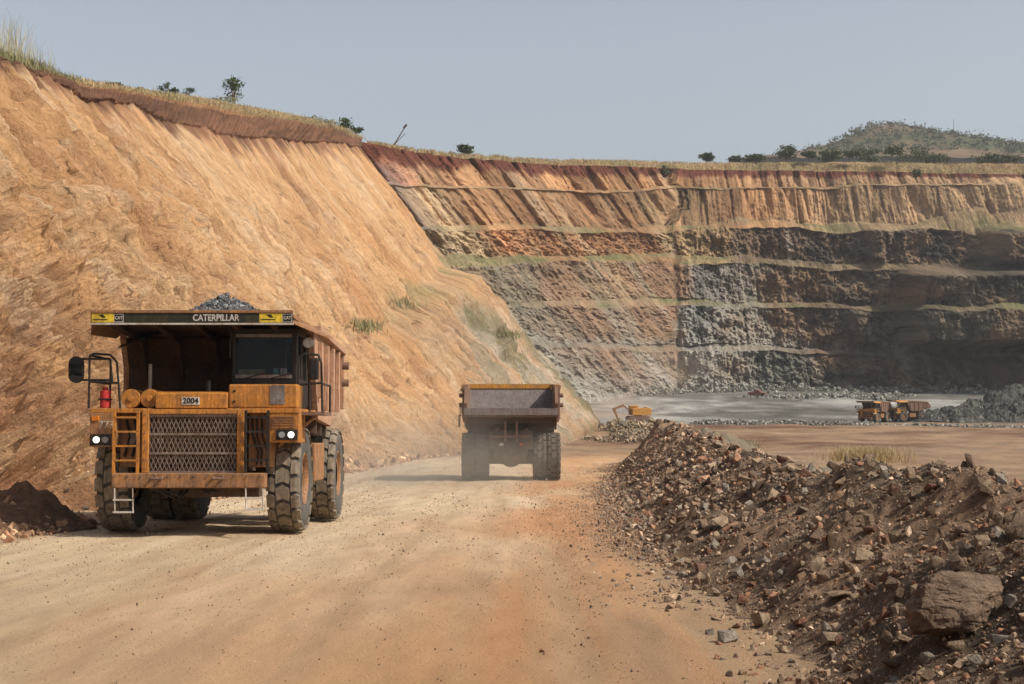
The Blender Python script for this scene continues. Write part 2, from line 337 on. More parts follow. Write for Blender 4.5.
    c = mixc(c, [.62, .45, .29], sstep(.40, .2, strk)*.55); c = mixc(c, [.30, .155, .08], sstep(.72, .9, gv)*.55*(VV <= 1))
    c = mixc(c, [.20, .095, .05], np.clip(cut*.8+.35*np.clip(cav-.5, 0, 1)+low*np.clip(hol-.78, 0, 1)*2, 0, .7))  # undercuts, cavities and hollows darkened as if shaded
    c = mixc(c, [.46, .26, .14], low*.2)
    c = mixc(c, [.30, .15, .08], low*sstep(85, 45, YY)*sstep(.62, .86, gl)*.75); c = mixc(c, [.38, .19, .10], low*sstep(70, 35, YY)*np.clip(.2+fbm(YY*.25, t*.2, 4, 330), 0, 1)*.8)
    c = mixc(c, [.38, .22, .12], lo_*np.clip(.1+fbm(YY*.2, t*.2, 4, 344), 0, 1)*.7); c = mixc(c, [.66, .50, .34], sstep(.25, .7, cr)*.35*(VV <= 1))
    # grey, olive and tan mix on the lower nose
    nl = sstep(195, 245, YY+(1-w)*25)*sstep(.66, .36, w+.12*fbm(YY*.1, t*.1, 3, 55))
    gm = fbm(YY*.25+t*.1, t*.1, 4, 56)
    c = mixc(c, [.31, .25, .17], nl*np.clip(.55+gm*1.2, 0, 1)); c = mixc(c, [.17, .16, .09], nl*sstep(0, .4, fbm(YY*.11+t*.06, t*.06, 4, 57))*.8)
    c = mixc(c, [.42, .36, .28], nl*sstep(.15, .5, -gm)*.7)
    # ledge grass
    lg = led*np.exp(-((Z-lz-1.5)/1.9)**2)*sstep(-.2, .4, fbm(YY*.15, t*.2, 3, 58)); c = mixc(c, [.28, .24, .12], lg*.75)
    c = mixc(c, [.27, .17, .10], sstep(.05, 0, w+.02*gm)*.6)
    # overburden band and grass rim
    ov = (VV > 1)*1.0+sstep(.955, 1.0, w+.035*fbm(YY*.7, t*0, 3, 59))*(VV <= 1)
    ob = mixc(np.broadcast_to(np.array([.17, .09, .055]), shp), [.26, .13, .075], np.clip(.5+fbm(YY*.2, VV*6, 4, 60), 0, 1))
    c = mixc(c, [0, 0, 0], 0*w) ; c = c*(1-np.clip(ov, 0, 1)[..., None])+ob*np.clip(ov, 0, 1)[..., None]
    orng = (VV > 1.62)*sstep(.0, .5, fbm(YY*.05, VV*3, 3, 63)); c = mixc(c, [.40, .22, .11], orng*.8)
    gs = sstep(1.72, 1.95, VV+.16*fbm(YY*.15, VV*5, 4, 64)); c = mixc(c, [.35, .27, .14], gs)
    c = mixc(c, [.20, .20, .085], gs*sstep(.1, .5, fbm(YY*.1, VV*3, 4, 65)))
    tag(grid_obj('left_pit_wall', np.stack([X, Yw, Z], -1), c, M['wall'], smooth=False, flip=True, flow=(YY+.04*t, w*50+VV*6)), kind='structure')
    return dict(Y=Y, X=X, Z=Z, Yw=Yw, v=v)
LW = build_left_wall()

# ------------------------------------------------------------------ benched far wall
LV = [  # level lines: (x, y) in the view, crest first
 [(330, 134), (365, 141), (400, 148), (468, 157), (560, 163), (669, 168), (745, 169), (872, 171), (1024, 174), (1250, 178)],
 [(330, 178), (402, 184), (486, 187), (596, 190), (685, 188), (787, 187), (872, 185), (1024, 184), (1250, 182)],
 [(330, 222), (435, 226), (523, 228), (651, 229), (728, 226), (787, 225), (872, 228), (935, 224), (1024, 219), (1250, 214)],
 [(330, 252), (439, 257), (479, 262), (559, 259), (669, 259), (787, 263), (872, 268), (948, 268), (1024, 266), (1250, 264)],
 [(330, 300), (501, 306), (559, 305), (669, 302), (787, 306), (863, 307), (1024, 308), (1250, 308)],
 [(330, 340), (523, 342), (600, 346), (715, 347), (829, 352), (914, 356), (1024, 361), (1250, 366)],
 [(330, 400), (600, 397), (660, 393), (745, 390), (829, 387), (914, 389), (1024, 392), (1250, 396)]]
DC = ([330, 380, 675, 760, 880, 1024, 1250], [285, 308, 468, 492, 490, 476, 440])
DB = ([330, 560, 675, 760, 880, 1024, 1250], [270, 356, 424, 436, 432, 412, 380])
def build_far_wall():
    xs = np.arange(330, 1240, .9); rows = []; zone = []; cols = None
    faces = 6
    def lev(i): return np.interp(xs, [p[0] for p in LV[i]], [p[1] for p in LV[i]])+(2.4*fbm(xs*.03, xs*0+i, 5, 70+i, .6) if 0 < i < 6 else .8*fbm(xs*.03, xs*0+i, 4, 70+i))
    Dc = np.interp(xs, *DC); Db = np.interp(xs, *DB)
    L = [lev(i) for i in range(7)]
    gcount = [1, 1.2, 3.2, 3.4, 3.0, 3.2, 1.5]
    g = [np.full_like(xs, k) for k in gcount]
    g[2] = g[2]+8*sstep(900, 1000, xs)*1.0+1.5*(xs > 728); g[3] = g[3]+2*sstep(560, 470, xs)
    for i in (1, 2, 3, 4, 5): g[i] = g[i]*(1+.55*fbm(xs*.035, xs*0+i*3, 3, 170+i))
    # profile fractions of total setback used by faces/talus
    prof = []  # (y, fraction, zonecode)
    tot = 0; seg = []
    for i in range(faces):
        seg.append(.55); seg.append(1.0)
    steps = []; acc = 0
    Ys = []; Fr = []; Zn = []
    for i in range(faces):
        top = L[i]+(g[i] if i else 0); bot = L[i+1]-(g[i+1] if i < faces-1 else 0)
        n = max(8, int(np.mean(bot-top)/.9))
        for k in range(n):
            u = k/(n-1); Ys.append(top+(bot-top)*u); Fr.append(acc+.45*u); Zn.append(i+u*.98)
        acc += .45
        if i < faces-1:
            top2 = L[i+1]+g[i+1]
            for k in range(1, 7):
                u = k/7; Ys.append(bot+(top2-bot)*u); Fr.append(acc+.55*u); Zn.append(100+i+u*.9)
            acc += .55
    Ys = np.array(Ys); Fr = np.array(Fr)[:, None]/acc; Zn = np.array(Zn)[:, None]
    XS = np.broadcast_to(xs, Ys.shape)
    D = Dc+(Db-Dc)*Fr
    # re-entrant corner of the right-hand lower benches, seen turned from the sun
    corner = lambda a, b, lo, hi, am: -am*sstep(a, b, XS+4*fbm(XS*.03, Ys*.05, 3, 90))*sstep(lo-6, lo+4, Ys)*sstep(hi+6, hi-6, Ys)
    bul = corner(890, 928, 272, 345, 24)+corner(972, 1012, 230, 266, 18)+corner(860, 884, 228, 262, 6)-corner(884, 900, 228, 262, 6)+corner(845, 868, 310, 345, 8)-corner(868, 885, 310, 345, 8)
    D = D+bul
    X = (XS-512)/F*D; Z = (350-Ys)/F*D
    slant = sstep(683+13*fbm(Ys*.035, XS*.02, 4, 97), 672+13*fbm(Ys*.035, XS*.02, 4, 97), XS)*1.0
    fi = np.where(Zn >= 100, Zn-100, Zn).astype(int)+0*XS.astype(int)
    tal = (Zn >= 100)+0*XS
    sc = X+slant*(.78*Z)+(1-slant)*.06*Z; tcoord = Z
    up = np.isin(fi, (0, 1))*1.0; rocky = 1-up
    gul = ridge(sc*.22, tcoord*.03, 3, 71); gul2 = ridge(sc*.7, tcoord*.06, 3, 72)
    d = -(up*(2.0*np.clip(gul-.62, 0, 1)*2.6+.9*(gul2-.6))+rocky*(1.8*(gul-.6)+1.0*(gul2-.6)))
    blocky = fbm(sc*.18, tcoord*.22, 5, 73, .6); blocky = np.sign(blocky)*np.abs(blocky)**1.25; d += rocky*(2.0*blocky)*(1-.55*slant)+(.35+.5*rocky)*fbm(sc*.7, tcoord*.7, 4, 74, .7)
    stepn = fbm(sc*.12+3, tcoord*.16, 4, 75); d += rocky*1.1*(np.round(stepn*3)/3)
    d += 3.2*fbm(X*.022, tcoord*.02, 3, 76)
    rb = sstep(-.05, -.12, 0*X)
    amt = np.where(tal > 0, .45, 1.0)*1.15
    d = d*amt*(1+.35*(rocky*(1-slant)))*(1-.35*slant*(fi >= 3))*(1-.6*np.exp(-((XS-677)/5)**2))
    D2 = D-d; X = X-slant*-d*.5; P = np.stack([X, D2, Z+.35*d*0], -1)
    # colours
    sh = XS.shape+(3,)
    xw = XS+slant*(Ys-250)*-.75+16*fbm(sc*.05, tcoord*.05, 3, 77)  # beds dip to the right in the left part
    pal = {
     0: [(330, (.30, .13, .09)), (440, (.34, .15, .09)), (470, (.44, .27, .16)), (520, (.40, .23, .12)), (670, (.42, .23, .11)), (800, (.40, .25, .14)), (900, (.44, .28, .16)), (1100, (.44, .29, .17))],
     1: [(330, (.42, .27, .17)), (430, (.42, .29, .17)), (480, (.43, .31, .19)), (500, (.34, .195, .10)), (660, (.33, .185, .095)), (690, (.36, .24, .13)), (730, (.30, .17, .09)), (770, (.44, .25, .12)), (850, (.42, .28, .16)), (1000, (.46, .31, .18)), (1150, (.44, .30, .18))],
     2: [(330, (.32, .24, .16)), (440, (.26, .21, .14)), (490, (.32, .25, .16)), (505, (.31, .175, .095)), (560, (.30, .17, .09)), (665, (.26, .15, .085)), (680, (.33, .25, .15)), (728, (.30, .22, .13)), (742, (.15, .11, .078)), (850, (.15, .11, .08)), (1100, (.12, .10, .08))],
     3: [(330, (.20, .17, .115)), (500, (.22, .19, .14)), (560, (.20, .17, .12)), (585, (.34, .24, .15)), (600, (.14, .13, .09)), (640, (.18, .12, .08)), (665, (.20, .13, .085)), (685, (.15, .15, .145)), (770, (.17, .155, .13)), (790, (.13, .10, .07)), (900, (.13, .105, .08)), (1100, (.13, .12, .10))],
     4: [(330, (.18, .17, .14)), (540, (.20, .195, .165)), (590, (.27, .19, .14)), (640, (.19, .15, .12)), (665, (.20, .19, .18)), (690, (.17, .18, .18)), (770, (.19, .165, .14)), (800, (.125, .10, .08)), (900, (.13, .115, .09)), (1100, (.13, .12, .10))],
     5: [(330, (.30, .29, .27)), (600, (.29, .27, .24)), (640, (.26, .20, .16)), (690, (.24, .24, .225)), (780, (.12, .12, .11)), (900, (.12, .118, .10)), (1100, (.15, .145, .125))]}
    c = np.zeros(sh)
    for k, pl in pal.items():
        xx = [p[0] for p in pl]; cc = np.stack([np.interp(xw, xx, [p[1][j] for p in pl]) for j in range(3)], -1); c = np.where((fi == k)[..., None], cc, c)
    v1 = fbm(sc*.12, tcoord*.02, 5, 78, .6); v2 = fbm(sc*.5, tcoord*.08, 4, 79, .6)
    lift = 1+.28*(fi >= 3)*sstep(830, 740, XS)+.12*(fi >= 2); c = c*(lift*(1.0+.5*v1+.35*v2))[..., None]; c[..., 2] *= np.where(fi >= 2, .84, .97); c[..., 1] *= np.where(fi >= 2, .925, .98); dk = (fi >= 2)*(1-slant)*sstep(720, 840, XS); c = mixc(c, [.055, .048, .04], dk*sstep(.05, .5, fbm(sc*.16, tcoord*.13, 5, 305, .65))*.85); c = mixc(c, [.24, .165, .10], dk*sstep(.1, .6, fbm(sc*.1+9, tcoord*.09, 5, 306, .65))*.75)
    beds = fbm(sc*.16+4, tcoord*.012, 4, 80, .65)
    c = mixc(c, [.50, .37, .24], slant*sstep(.28, .6, beds)*.5*(fi < 4)); c = mixc(c, [.27, .13, .07], slant*sstep(.2, .6, -beds)*.45)
    c = mixc(c, [.17, .165, .13], slant*(fi >= 3)*sstep(.05, .45, v1)*.6); c = mixc(c, [.29, .17, .105], slant*(fi >= 3)*sstep(0, .45, fbm(sc*.08+9, tcoord*.02, 4, 81))*.75); c = mixc(c, [.36, .30, .22], slant*(fi >= 3)*sstep(.3, .6, fbm(sc*.3+5, tcoord*.02, 4, 811))*.6); c = mixc(c, [.13, .12, .065], slant*(fi >= 3)*sstep(.2, .6, fbm(sc*.05+2, tcoord*.06, 4, 812))*.6)
    c = mixc(c, [.40, .36, .30], (1-slant)*(fi >= 2)*sstep(.45, .75, beds)*.5)
    # dark red soil line under the crest
    fr = np.where(Zn < 100, Zn-np.floor(Zn), 0)+0*XS
    cap = (fi == 0)*(Zn < 100)*sstep(.50, .30, fr+.16*fbm(sc*.6, sc*0, 3, 82)); c = mixc(c, [.14, .045, .028], cap*.95)
    # pale dust on the lowest bench
    c = mixc(c, [.27, .255, .21], (fi >= 3)*(1-slant)*sstep(.3, .7, fbm(sc*.25, tcoord*.02, 4, 301))*sstep(860, 780, XS)*.6); c = mixc(c, [.30, .19, .11], (fi >= 3)*sstep(.15, .6, fbm(sc*.05, tcoord*.06, 4, 302))*.6); c = mixc(c, [.42, .40, .37], (fi == 5)*(Zn < 100)*sstep(.3, 1, fr)*sstep(800, 700, XS+20*v1)*.55)
    c = mixc(c, [.32, .30, .26], (fi == 4)*(Zn < 100)*sstep(.7, 1, fr+.15*v2)*.6)
    # talus and grass on the berms
    grs = fbm(sc*.12, tcoord*.1, 4, 83)
    gc = mixc(np.broadcast_to(np.array([.19, .17, .085]), sh), [.27, .205, .12], np.clip(.5+grs*1.3, 0, 1))
    gc = mixc(gc, [.16, .165, .07], np.clip(.3-grs, 0, 1)*.8)
    gc = np.where((fi == 4)[..., None], np.array([.21, .185, .145])*(1+.3*grs)[..., None], gc)
    edge = (Zn < 100)*(sstep(.88, .98, fr)*(fi < 4)*(fi > 0))+0*XS
    gm = np.clip(tal*np.clip(.62+.9*fbm(sc*.09, tcoord*.3, 4, 86), .1, .95)+edge*np.clip(.5+grs, 0, 1)*.6, 0, 1)*(1-(fi == 0)*.35)
    c = c*(1-gm[..., None])+gc*gm[..., None]
    gully = sstep(410, 375, XS-(Ys-165)*.62)*sstep(365, 378, XS-(Ys-165)*.62)*sstep(240, 225, Ys)*sstep(158, 170, Ys)
    c = mixc(c, [.22, .18, .17], gully*.8)
    # rim: soil bank, grass bank and plateau behind, stacked on top
    m = len(xs); cr = P[0]
    rim = []; rcol = []; 
    gh = np.interp(xs, [330, 400, 560, 700, 850, 1024, 1250], [1.8, 2.6, 3.4, 4.2, 5.0, 5.4, 5.4])
    for k in range(26):
        u = k/25
        if u <= .5: y = cr[:, 1]+2+u*2*14; z = cr[:, 2]+gh*sstep(0, .5, u)*.8+gh*.2*(u*2)
        else: y = cr[:, 1]+16+((u-.5)*2)**1.5*260; z = cr[:, 2]+gh-(u-.5)*2*6
        z = z+.3*fbm(cr[:, 0]*.15, y*.12, 4, 84)*min(1, u*4)
        rim.append(np.stack([cr[:, 0]*y/cr[:, 1], y, z], -1))
        q = np.broadcast_to(np.array([.36, .26, .13]), (m, 3)); n_ = fbm(cr[:, 0]*.1, y*.08, 4, 85)
        q = mixc(q, [.23, .19, .09], np.clip(.1+n_*1.4, 0, 1)); q = mixc(q, [.36, .19, .11], np.clip(-n_-.2, 0, 1)+.5*(u < .08))
        rcol.append(q)
    ra = np.array(rim)[::-1]; f0 = np.concatenate([ra[:, :, 0], sc]); f1 = np.concatenate([ra[:, :, 1]*.5, tcoord])
    sk = P[-1:].copy(); sk[..., 2] -= 5; sk[..., 1] -= 4; f0 = np.concatenate([f0, f0[-1:]]); f1 = np.concatenate([f1, f1[-1:]-5])
    P = np.concatenate([ra, P, sk]); c = np.concatenate([np.array(rcol)[::-1], c, c[-1:]])
    tag(grid_obj('far_pit_wall', P, c, M['farwall'], smooth=False, flip=True, flow=(f0, f1)), kind='structure')
    return xs, cr, gh
FW = build_far_wall()

# far plain to the horizon beyond the rim
def build_plain():
    th = np.linspace(-1.2, 1.2, 90); r = np.geomspace(560, 5500, 40)
    T, RR = np.meshgrid(th, r); X = RR*np.sin(T); Y = RR*np.cos(T)
    Z = 40+.01*(RR-560)+2*fbm(X*.004, Y*.004, 3, 91)
    c = mixc(np.broadcast_to(np.array([.30, .25, .14]), X.shape+(3,)), [.15, .15, .07], np.clip(.4+fbm(X*.01, Y*.01, 4, 92), 0, 1))
    tag(grid_obj('plain', np.stack([X, Y, Z], -1), c, M['hill']), kind='structure')
build_plain()
# ------------------------------------------------------------------ hill
HD = 1250.
def hill_top(x): return np.interp(x, [760, 800, 822, 848, 872, 895, 925, 960, 990, 1030, 1080, 1180, 1300], [162, 154, 146, 134, 126, 126, 133, 138, 145, 152, 160, 168, 172])
def build_hill():
    xs = np.linspace(740, 1320, 330); yd = np.linspace(-1, 1, 150)
    XS, U = np.meshgrid(xs, yd); D = HD+U*150
    X = (XS-512)/F*HD; top = (350-hill_top(XS))/F*HD; base = (350-180)/F*HD
    Z = base+(top-base)*np.clip(1-np.abs(U)**1.4, 0, 1)+4*fbm(X*.02, D*.02, 5, 95)*np.clip(1-np.abs(U), 0, 1)+3*(fbm(X*.05, D*.05, 3, 94))*.5
    n = fbm(X*.012, D*.015+Z*.02, 5, 96)
    c = mixc(np.broadcast_to(np.array([.17, .105, .06]), X.shape+(3,)), [.08, .09, .035], np.clip(.45+n*1.3, 0, 1))
    c = mixc(c, [.24, .13, .08], sstep(940, 970, XS)*sstep(1060, 1010, XS)*np.clip(.5-n, 0, 1)*.8)
    c = mixc(c, [.23, .17, .11], np.clip(-n-.1, 0, 1)*1.3)
    tag(grid_obj('hill', np.stack([X, D, Z], -1), c, M['hill'], flip=False), kind='structure')
build_hill()

# ------------------------------------------------------------------ rubble windrow
def build_berm():
    Yl = [4.]
    while Yl[-1] < 112: Yl.append(Yl[-1]+max(.045, .0042*Yl[-1]))
    Y = np.array(Yl); s = np.concatenate([np.arange(-.6, 4.6, .045), np.arange(4.6, 8.2, .12)])
    YY, SS = np.meshgrid(Y, s, indexing='ij'); X = toe_x(YY)+SS
    Z = berm_z(X, YY); Z = np.where(SS < -.4, Z-.1, Z)
    n = fbm(X*.6, YY*.4, 4, 101); n2 = fbm(X*3, YY*3, 4, 102)
    c = mixc(np.broadcast_to(np.array([.21, .145, .095]), X.shape+(3,)), [.27, .17, .105], np.clip(.2+n*1.3, 0, 1))
    c = mixc(c, [.095, .068, .048], np.clip(-n*1.2, 0, 1)); c = c*(1+.4*n2)[..., None]
    c = mixc(c, [.33, .20, .115], sstep(1.1, -.3, SS+.4*n)*.8)
    tag(grid_obj('rubble_windrow', np.stack([X, YY, Z], -1), c, M['rubble'], smooth=False), kind='structure')
build_berm()

# ------------------------------------------------------------------ rocks
def hull(seed, n=13, sq=(1, .8, .65)):
    r_ = random.Random(seed); bm = bmesh.new()
    for k in range(n):
        if k < 8: v = Vector(((k & 1)*2-1, (k >> 1 & 1)*2-1, (k >> 2 & 1)*2-1))*.62; v = Vector([a*r_.uniform(.3, 1.25) for a in v])
        else: v = Vector((r_.gauss(0, 1), r_.gauss(0, 1), r_.gauss(0, 1))).normalized()*r_.uniform(.6, 1.0)
        bm.verts.new((v.x*sq[0], v.y*sq[1], v.z*sq[2]))
    res = bmesh.ops.convex_hull(bm, input=bm.verts)
    bmesh.ops.delete(bm, geom=[g for g in res['geom_interior'] if isinstance(g, bmesh.types.BMVert)], context='VERTS')
    bmesh.ops.triangulate(bm, faces=bm.faces[:])
    bm.verts.index_update(); bm.verts.ensure_lookup_table()
    V = np.array([v.co[:] for v in bm.verts]); Fc = np.array([[v.index for v in f.verts] for f in bm.faces]); bm.free()
    return V*.5, Fc
HULLS = [hull(s, 9+s % 5, [(1, .8, .6), (1, .7, .8), (1, .9, .45), (.9, .6, .6)][s % 4]) for s in range(24)]
def rotm(n):
    q = rng.normal(size=(n, 4)); q /= np.linalg.norm(q, axis=1)[:, None]; w, x, y, z = q.T
    return np.stack([np.stack([1-2*(y*y+z*z), 2*(x*y-z*w), 2*(x*z+y*w)], -1), np.stack([2*(x*y+z*w), 1-2*(x*x+z*z), 2*(y*z-x*w)], -1), np.stack([2*(x*z-y*w), 2*(y*z+x*w), 1-2*(x*x+y*y)], -1)], 1)
def rock_stuff(name, pos, size, cols, label, cat, kinds=24, mat='rock'):
    n = len(pos); Rm = rotm(n); pick = rng.integers(0, kinds, n); VV = []; FF = []; CC = []; off = 0
    for k in range(kinds):
        ii = np.where(pick == k)[0]
        if not len(ii): continue
        hv, hf = HULLS[k]
        v = np.einsum('nij,vj->nvi', Rm[ii], hv)*size[ii][:, None, None]+pos[ii][:, None, :]
        VV.append(v.reshape(-1, 3)); FF.append((hf[None]+(np.arange(len(ii))*len(hv))[:, None, None]).reshape(-1, 3)+off)
        CC.append(np.repeat(cols[ii], len(hv), 0)); off += len(ii)*len(hv)
    o = mesh_np(name, np.concatenate(VV), np.concatenate(FF), M[mat], np.concatenate(CC))
    return tag(o, label, cat, kind='stuff')
ROCKPAL = np.array([[.15, .095, .06], [.19, .125, .08], [.27, .185, .12], [.12, .085, .062], [.21, .11, .066], [.16, .125, .095], [.10, .07, .05], [.13, .09, .06], [.30, .22, .15]])
def rcols(n, pal=ROCKPAL): return pal[rng.integers(0, len(pal), n)]*rng.uniform(.9, 2.2, (n, 1))
HM = []
for k, (hv, hf) in enumerate(HULLS[:16]):
    for mk in ('rock_brown', 'rock_tan', 'rock_grey', 'rock_red'):
        me = bpy.data.meshes.new('rock'); me.from_pydata(hv.tolist(), [], hf.tolist()); me.materials.append(M[mk]); HM.append(me)
def pick_mesh(kind):
    j = {'brown': 0, 'tan': 1, 'grey': 2, 'red': 3}[kind]; return HM[4*random.randrange(16)+j]
def cast(x, y):      # where the view ray of a photo point meets the windrow or the ground
    D = np.arange(6, 120, .02); X = (x-512)/F*D; z = (350-y)/F*D
    h = np.where((X > toe_x(D)-.5) & (X < toe_x(D)+8), np.maximum(berm_z(X, D), ground_z(X, D)), ground_z(X, D))
    i = np.argmax(z < h); return X[i], D[i], h[i]
def rock(name, x, y, wpx, kind, label, group=None, squash=None, yaw=None, cat='rock'):
    X, D, z = cast(x, y+wpx*.2); s = wpx*1.2*D/F
    o = bpy.data.objects.new(name, pick_mesh(kind)); C.objects.link(o)
    o.rotation_euler = (random.uniform(-.5, .5), random.uniform(-.5, .5), random.uniform(0, 6.3)) if yaw is None else (0, 0, yaw)
    q = squash or (1, 1, 1); o.scale = (s*q[0], s*q[1], s*q[2]); o.location = (X, D, z+s*.16)
    return tag(o, label, cat, group)
# the big boulder: its own displaced mesh
def boulder():
    X, D, z = cast(957, 640); w = 108*D/F
    bm = bmesh.new(); bmesh.ops.create_icosphere(bm, subdivisions=6, radius=1)
    V = np.array([v.co[:] for v in bm.verts])
    V = np.sign(V)*np.abs(V)**.62; ang = V
    for k in range(34):
        n = rng.normal(size=3); n /= np.linalg.norm(n); dd = V@n; lim = .78+.22*rng.random(); V = V-np.maximum(0, dd-lim)[:, None]*n
    nrm = V/np.linalg.norm(V, axis=1)[:, None]
    V = V+nrm*(.06*fbm(V[:, 0]*2+V[:, 2], V[:, 1]*2-V[:, 2], 4, 111)+.07*(np.round(fbm(V[:, 2]*4+V[:, 0], V[:, 0]*1.5+V[:, 1], 3, 112)*3)/3)-.10*np.clip(ridge(V[:, 0]*1.7+V[:, 2]*2.4, V[:, 1]*2+V[:, 2], 3, 113)-.82, 0, 1)*4+.03*fbm(V[:, 0]*7, V[:, 2]*7+V[:, 1]*5, 4, 114))[:, None]
    V *= np.array([.52, .36, .34])*w
    for v, p in zip(bm.verts, V): v.co = p
    me = bpy.data.meshes.new('boulder'); bm.to_mesh(me); bm.free(); me.materials.append(M['rock_boulder'])
    o = bpy.data.objects.new('boulder', me); C.objects.link(o); o.location = (X+.01, D+.15, z+.19); o.rotation_euler = (0.05, -.12, .25)
    tag(o, 'very large brown boulder, the biggest rock on the windrow at the lower right', 'boulder')
boulder()
named = [
 (982, 541, 24, 'tan', 'pale upright tan block standing just above the right end of the big boulder', (.8, .8, 1.2)),
 (936, 563, 22, 'tan', 'square tan block directly above the left end of the big boulder', (1, .8, 1.1)),
 (959, 565, 21, 'brown', 'rounded brown rock right of the square tan block above the boulder', None),
 (862, 556, 25, 'tan', 'light tan angular block alone on the middle of the windrow slope', (1.1, .8, .9)),
 (895, 536, 18, 'tan', 'pointed tan rock higher up the slope from the light angular block', None),
 (999, 532, 12, 'tan', 'small bright cube of rock beside the upright tan block near the right edge', None),
 (916, 591, 24, 'tan', 'tan rock leaning on the upper left corner of the big boulder', None),
 (897, 609, 20, 'brown', 'brown wedge of rock just left of the big boulder', (.8, .8, 1.1)),
 (841, 594, 24, 'tan', 'sloping tan slab on the windrow well left of the big boulder', (1.3, .8, .7)),
 (822, 578, 20, 'brown', 'brown rock up the slope to the left of the sloping tan slab', None),
 (930, 488, 15, 'tan', 'pale tan rock high on the windrow below its crest on the right', None),
 (912, 497, 15, 'brown', 'brown oval rock touching the pale tan one high on the windrow', None),
 (957, 646, 20, 'tan', 'bright tan rock in front of the foot of the big boulder', None),
 (926, 658, 22, 'grey', 'grey rock at the lower left foot of the big boulder', None),
 (905, 640, 22, 'tan', 'flat tan rock below and left of the big boulder', (1.2, 1, .6)),
 (1001, 640, 30, 'grey', 'grey slab leaning on the lower right side of the big boulder', (1.1, .7, .9)),
 (975, 660, 20, 'grey', 'grey brown rock low at the bottom right near the leaning slab', None),
 (722, 521, 22, 'tan', 'tan angular rock half way up the windrow on the road side', (1.1, .8, .8)),
 (708, 528, 13, 'brown', 'small brown rock leaning on the left of the tan angular rock', None),
 (760, 620, 27, 'tan', 'upright tan rock next to the pale grey one low on the windrow', (.8, .8, 1.1)),
 (728, 638, 33, 'grey', 'largest pale grey rock lying at the road edge of the windrow', (1.0, .9, .9)),
 (710, 634, 18, 'grey', 'small pale grey rock left of the largest grey one at the road edge', None),
 (697, 583, 16, 'red', 'reddish rock upright at the foot of the windrow', (.7, .8, 1.2)),
 (784, 461, 15, 'red', 'flat orange slab on the windrow crest left of the dry grass tuft', (1.3, 1, .6)),
 (745, 515, 14, 'tan', 'light tan rock right of the tan angular rock half way up', None),
 (1016, 530, 34, 'brown', 'big dark brown rock cut off by the right edge of the view', (1, 1, 1.2)),
 (1010, 600, 22, 'grey', 'grey rock tucked behind the right end of the big boulder', None),
 (870, 625, 16, 'brown', 'brown rock in the shade left of the brown wedge', None),
 (800, 565, 15, 'tan', 'tan rock on the slope above and left of the sloping slab', None),
 (668, 600, 13, 'tan', 'tan stone at the road edge left of the reddish rock', None)]
for (x, y, w_, k, lab, q) in named: rock('rock', x, y, w_, k, lab, squash=q)
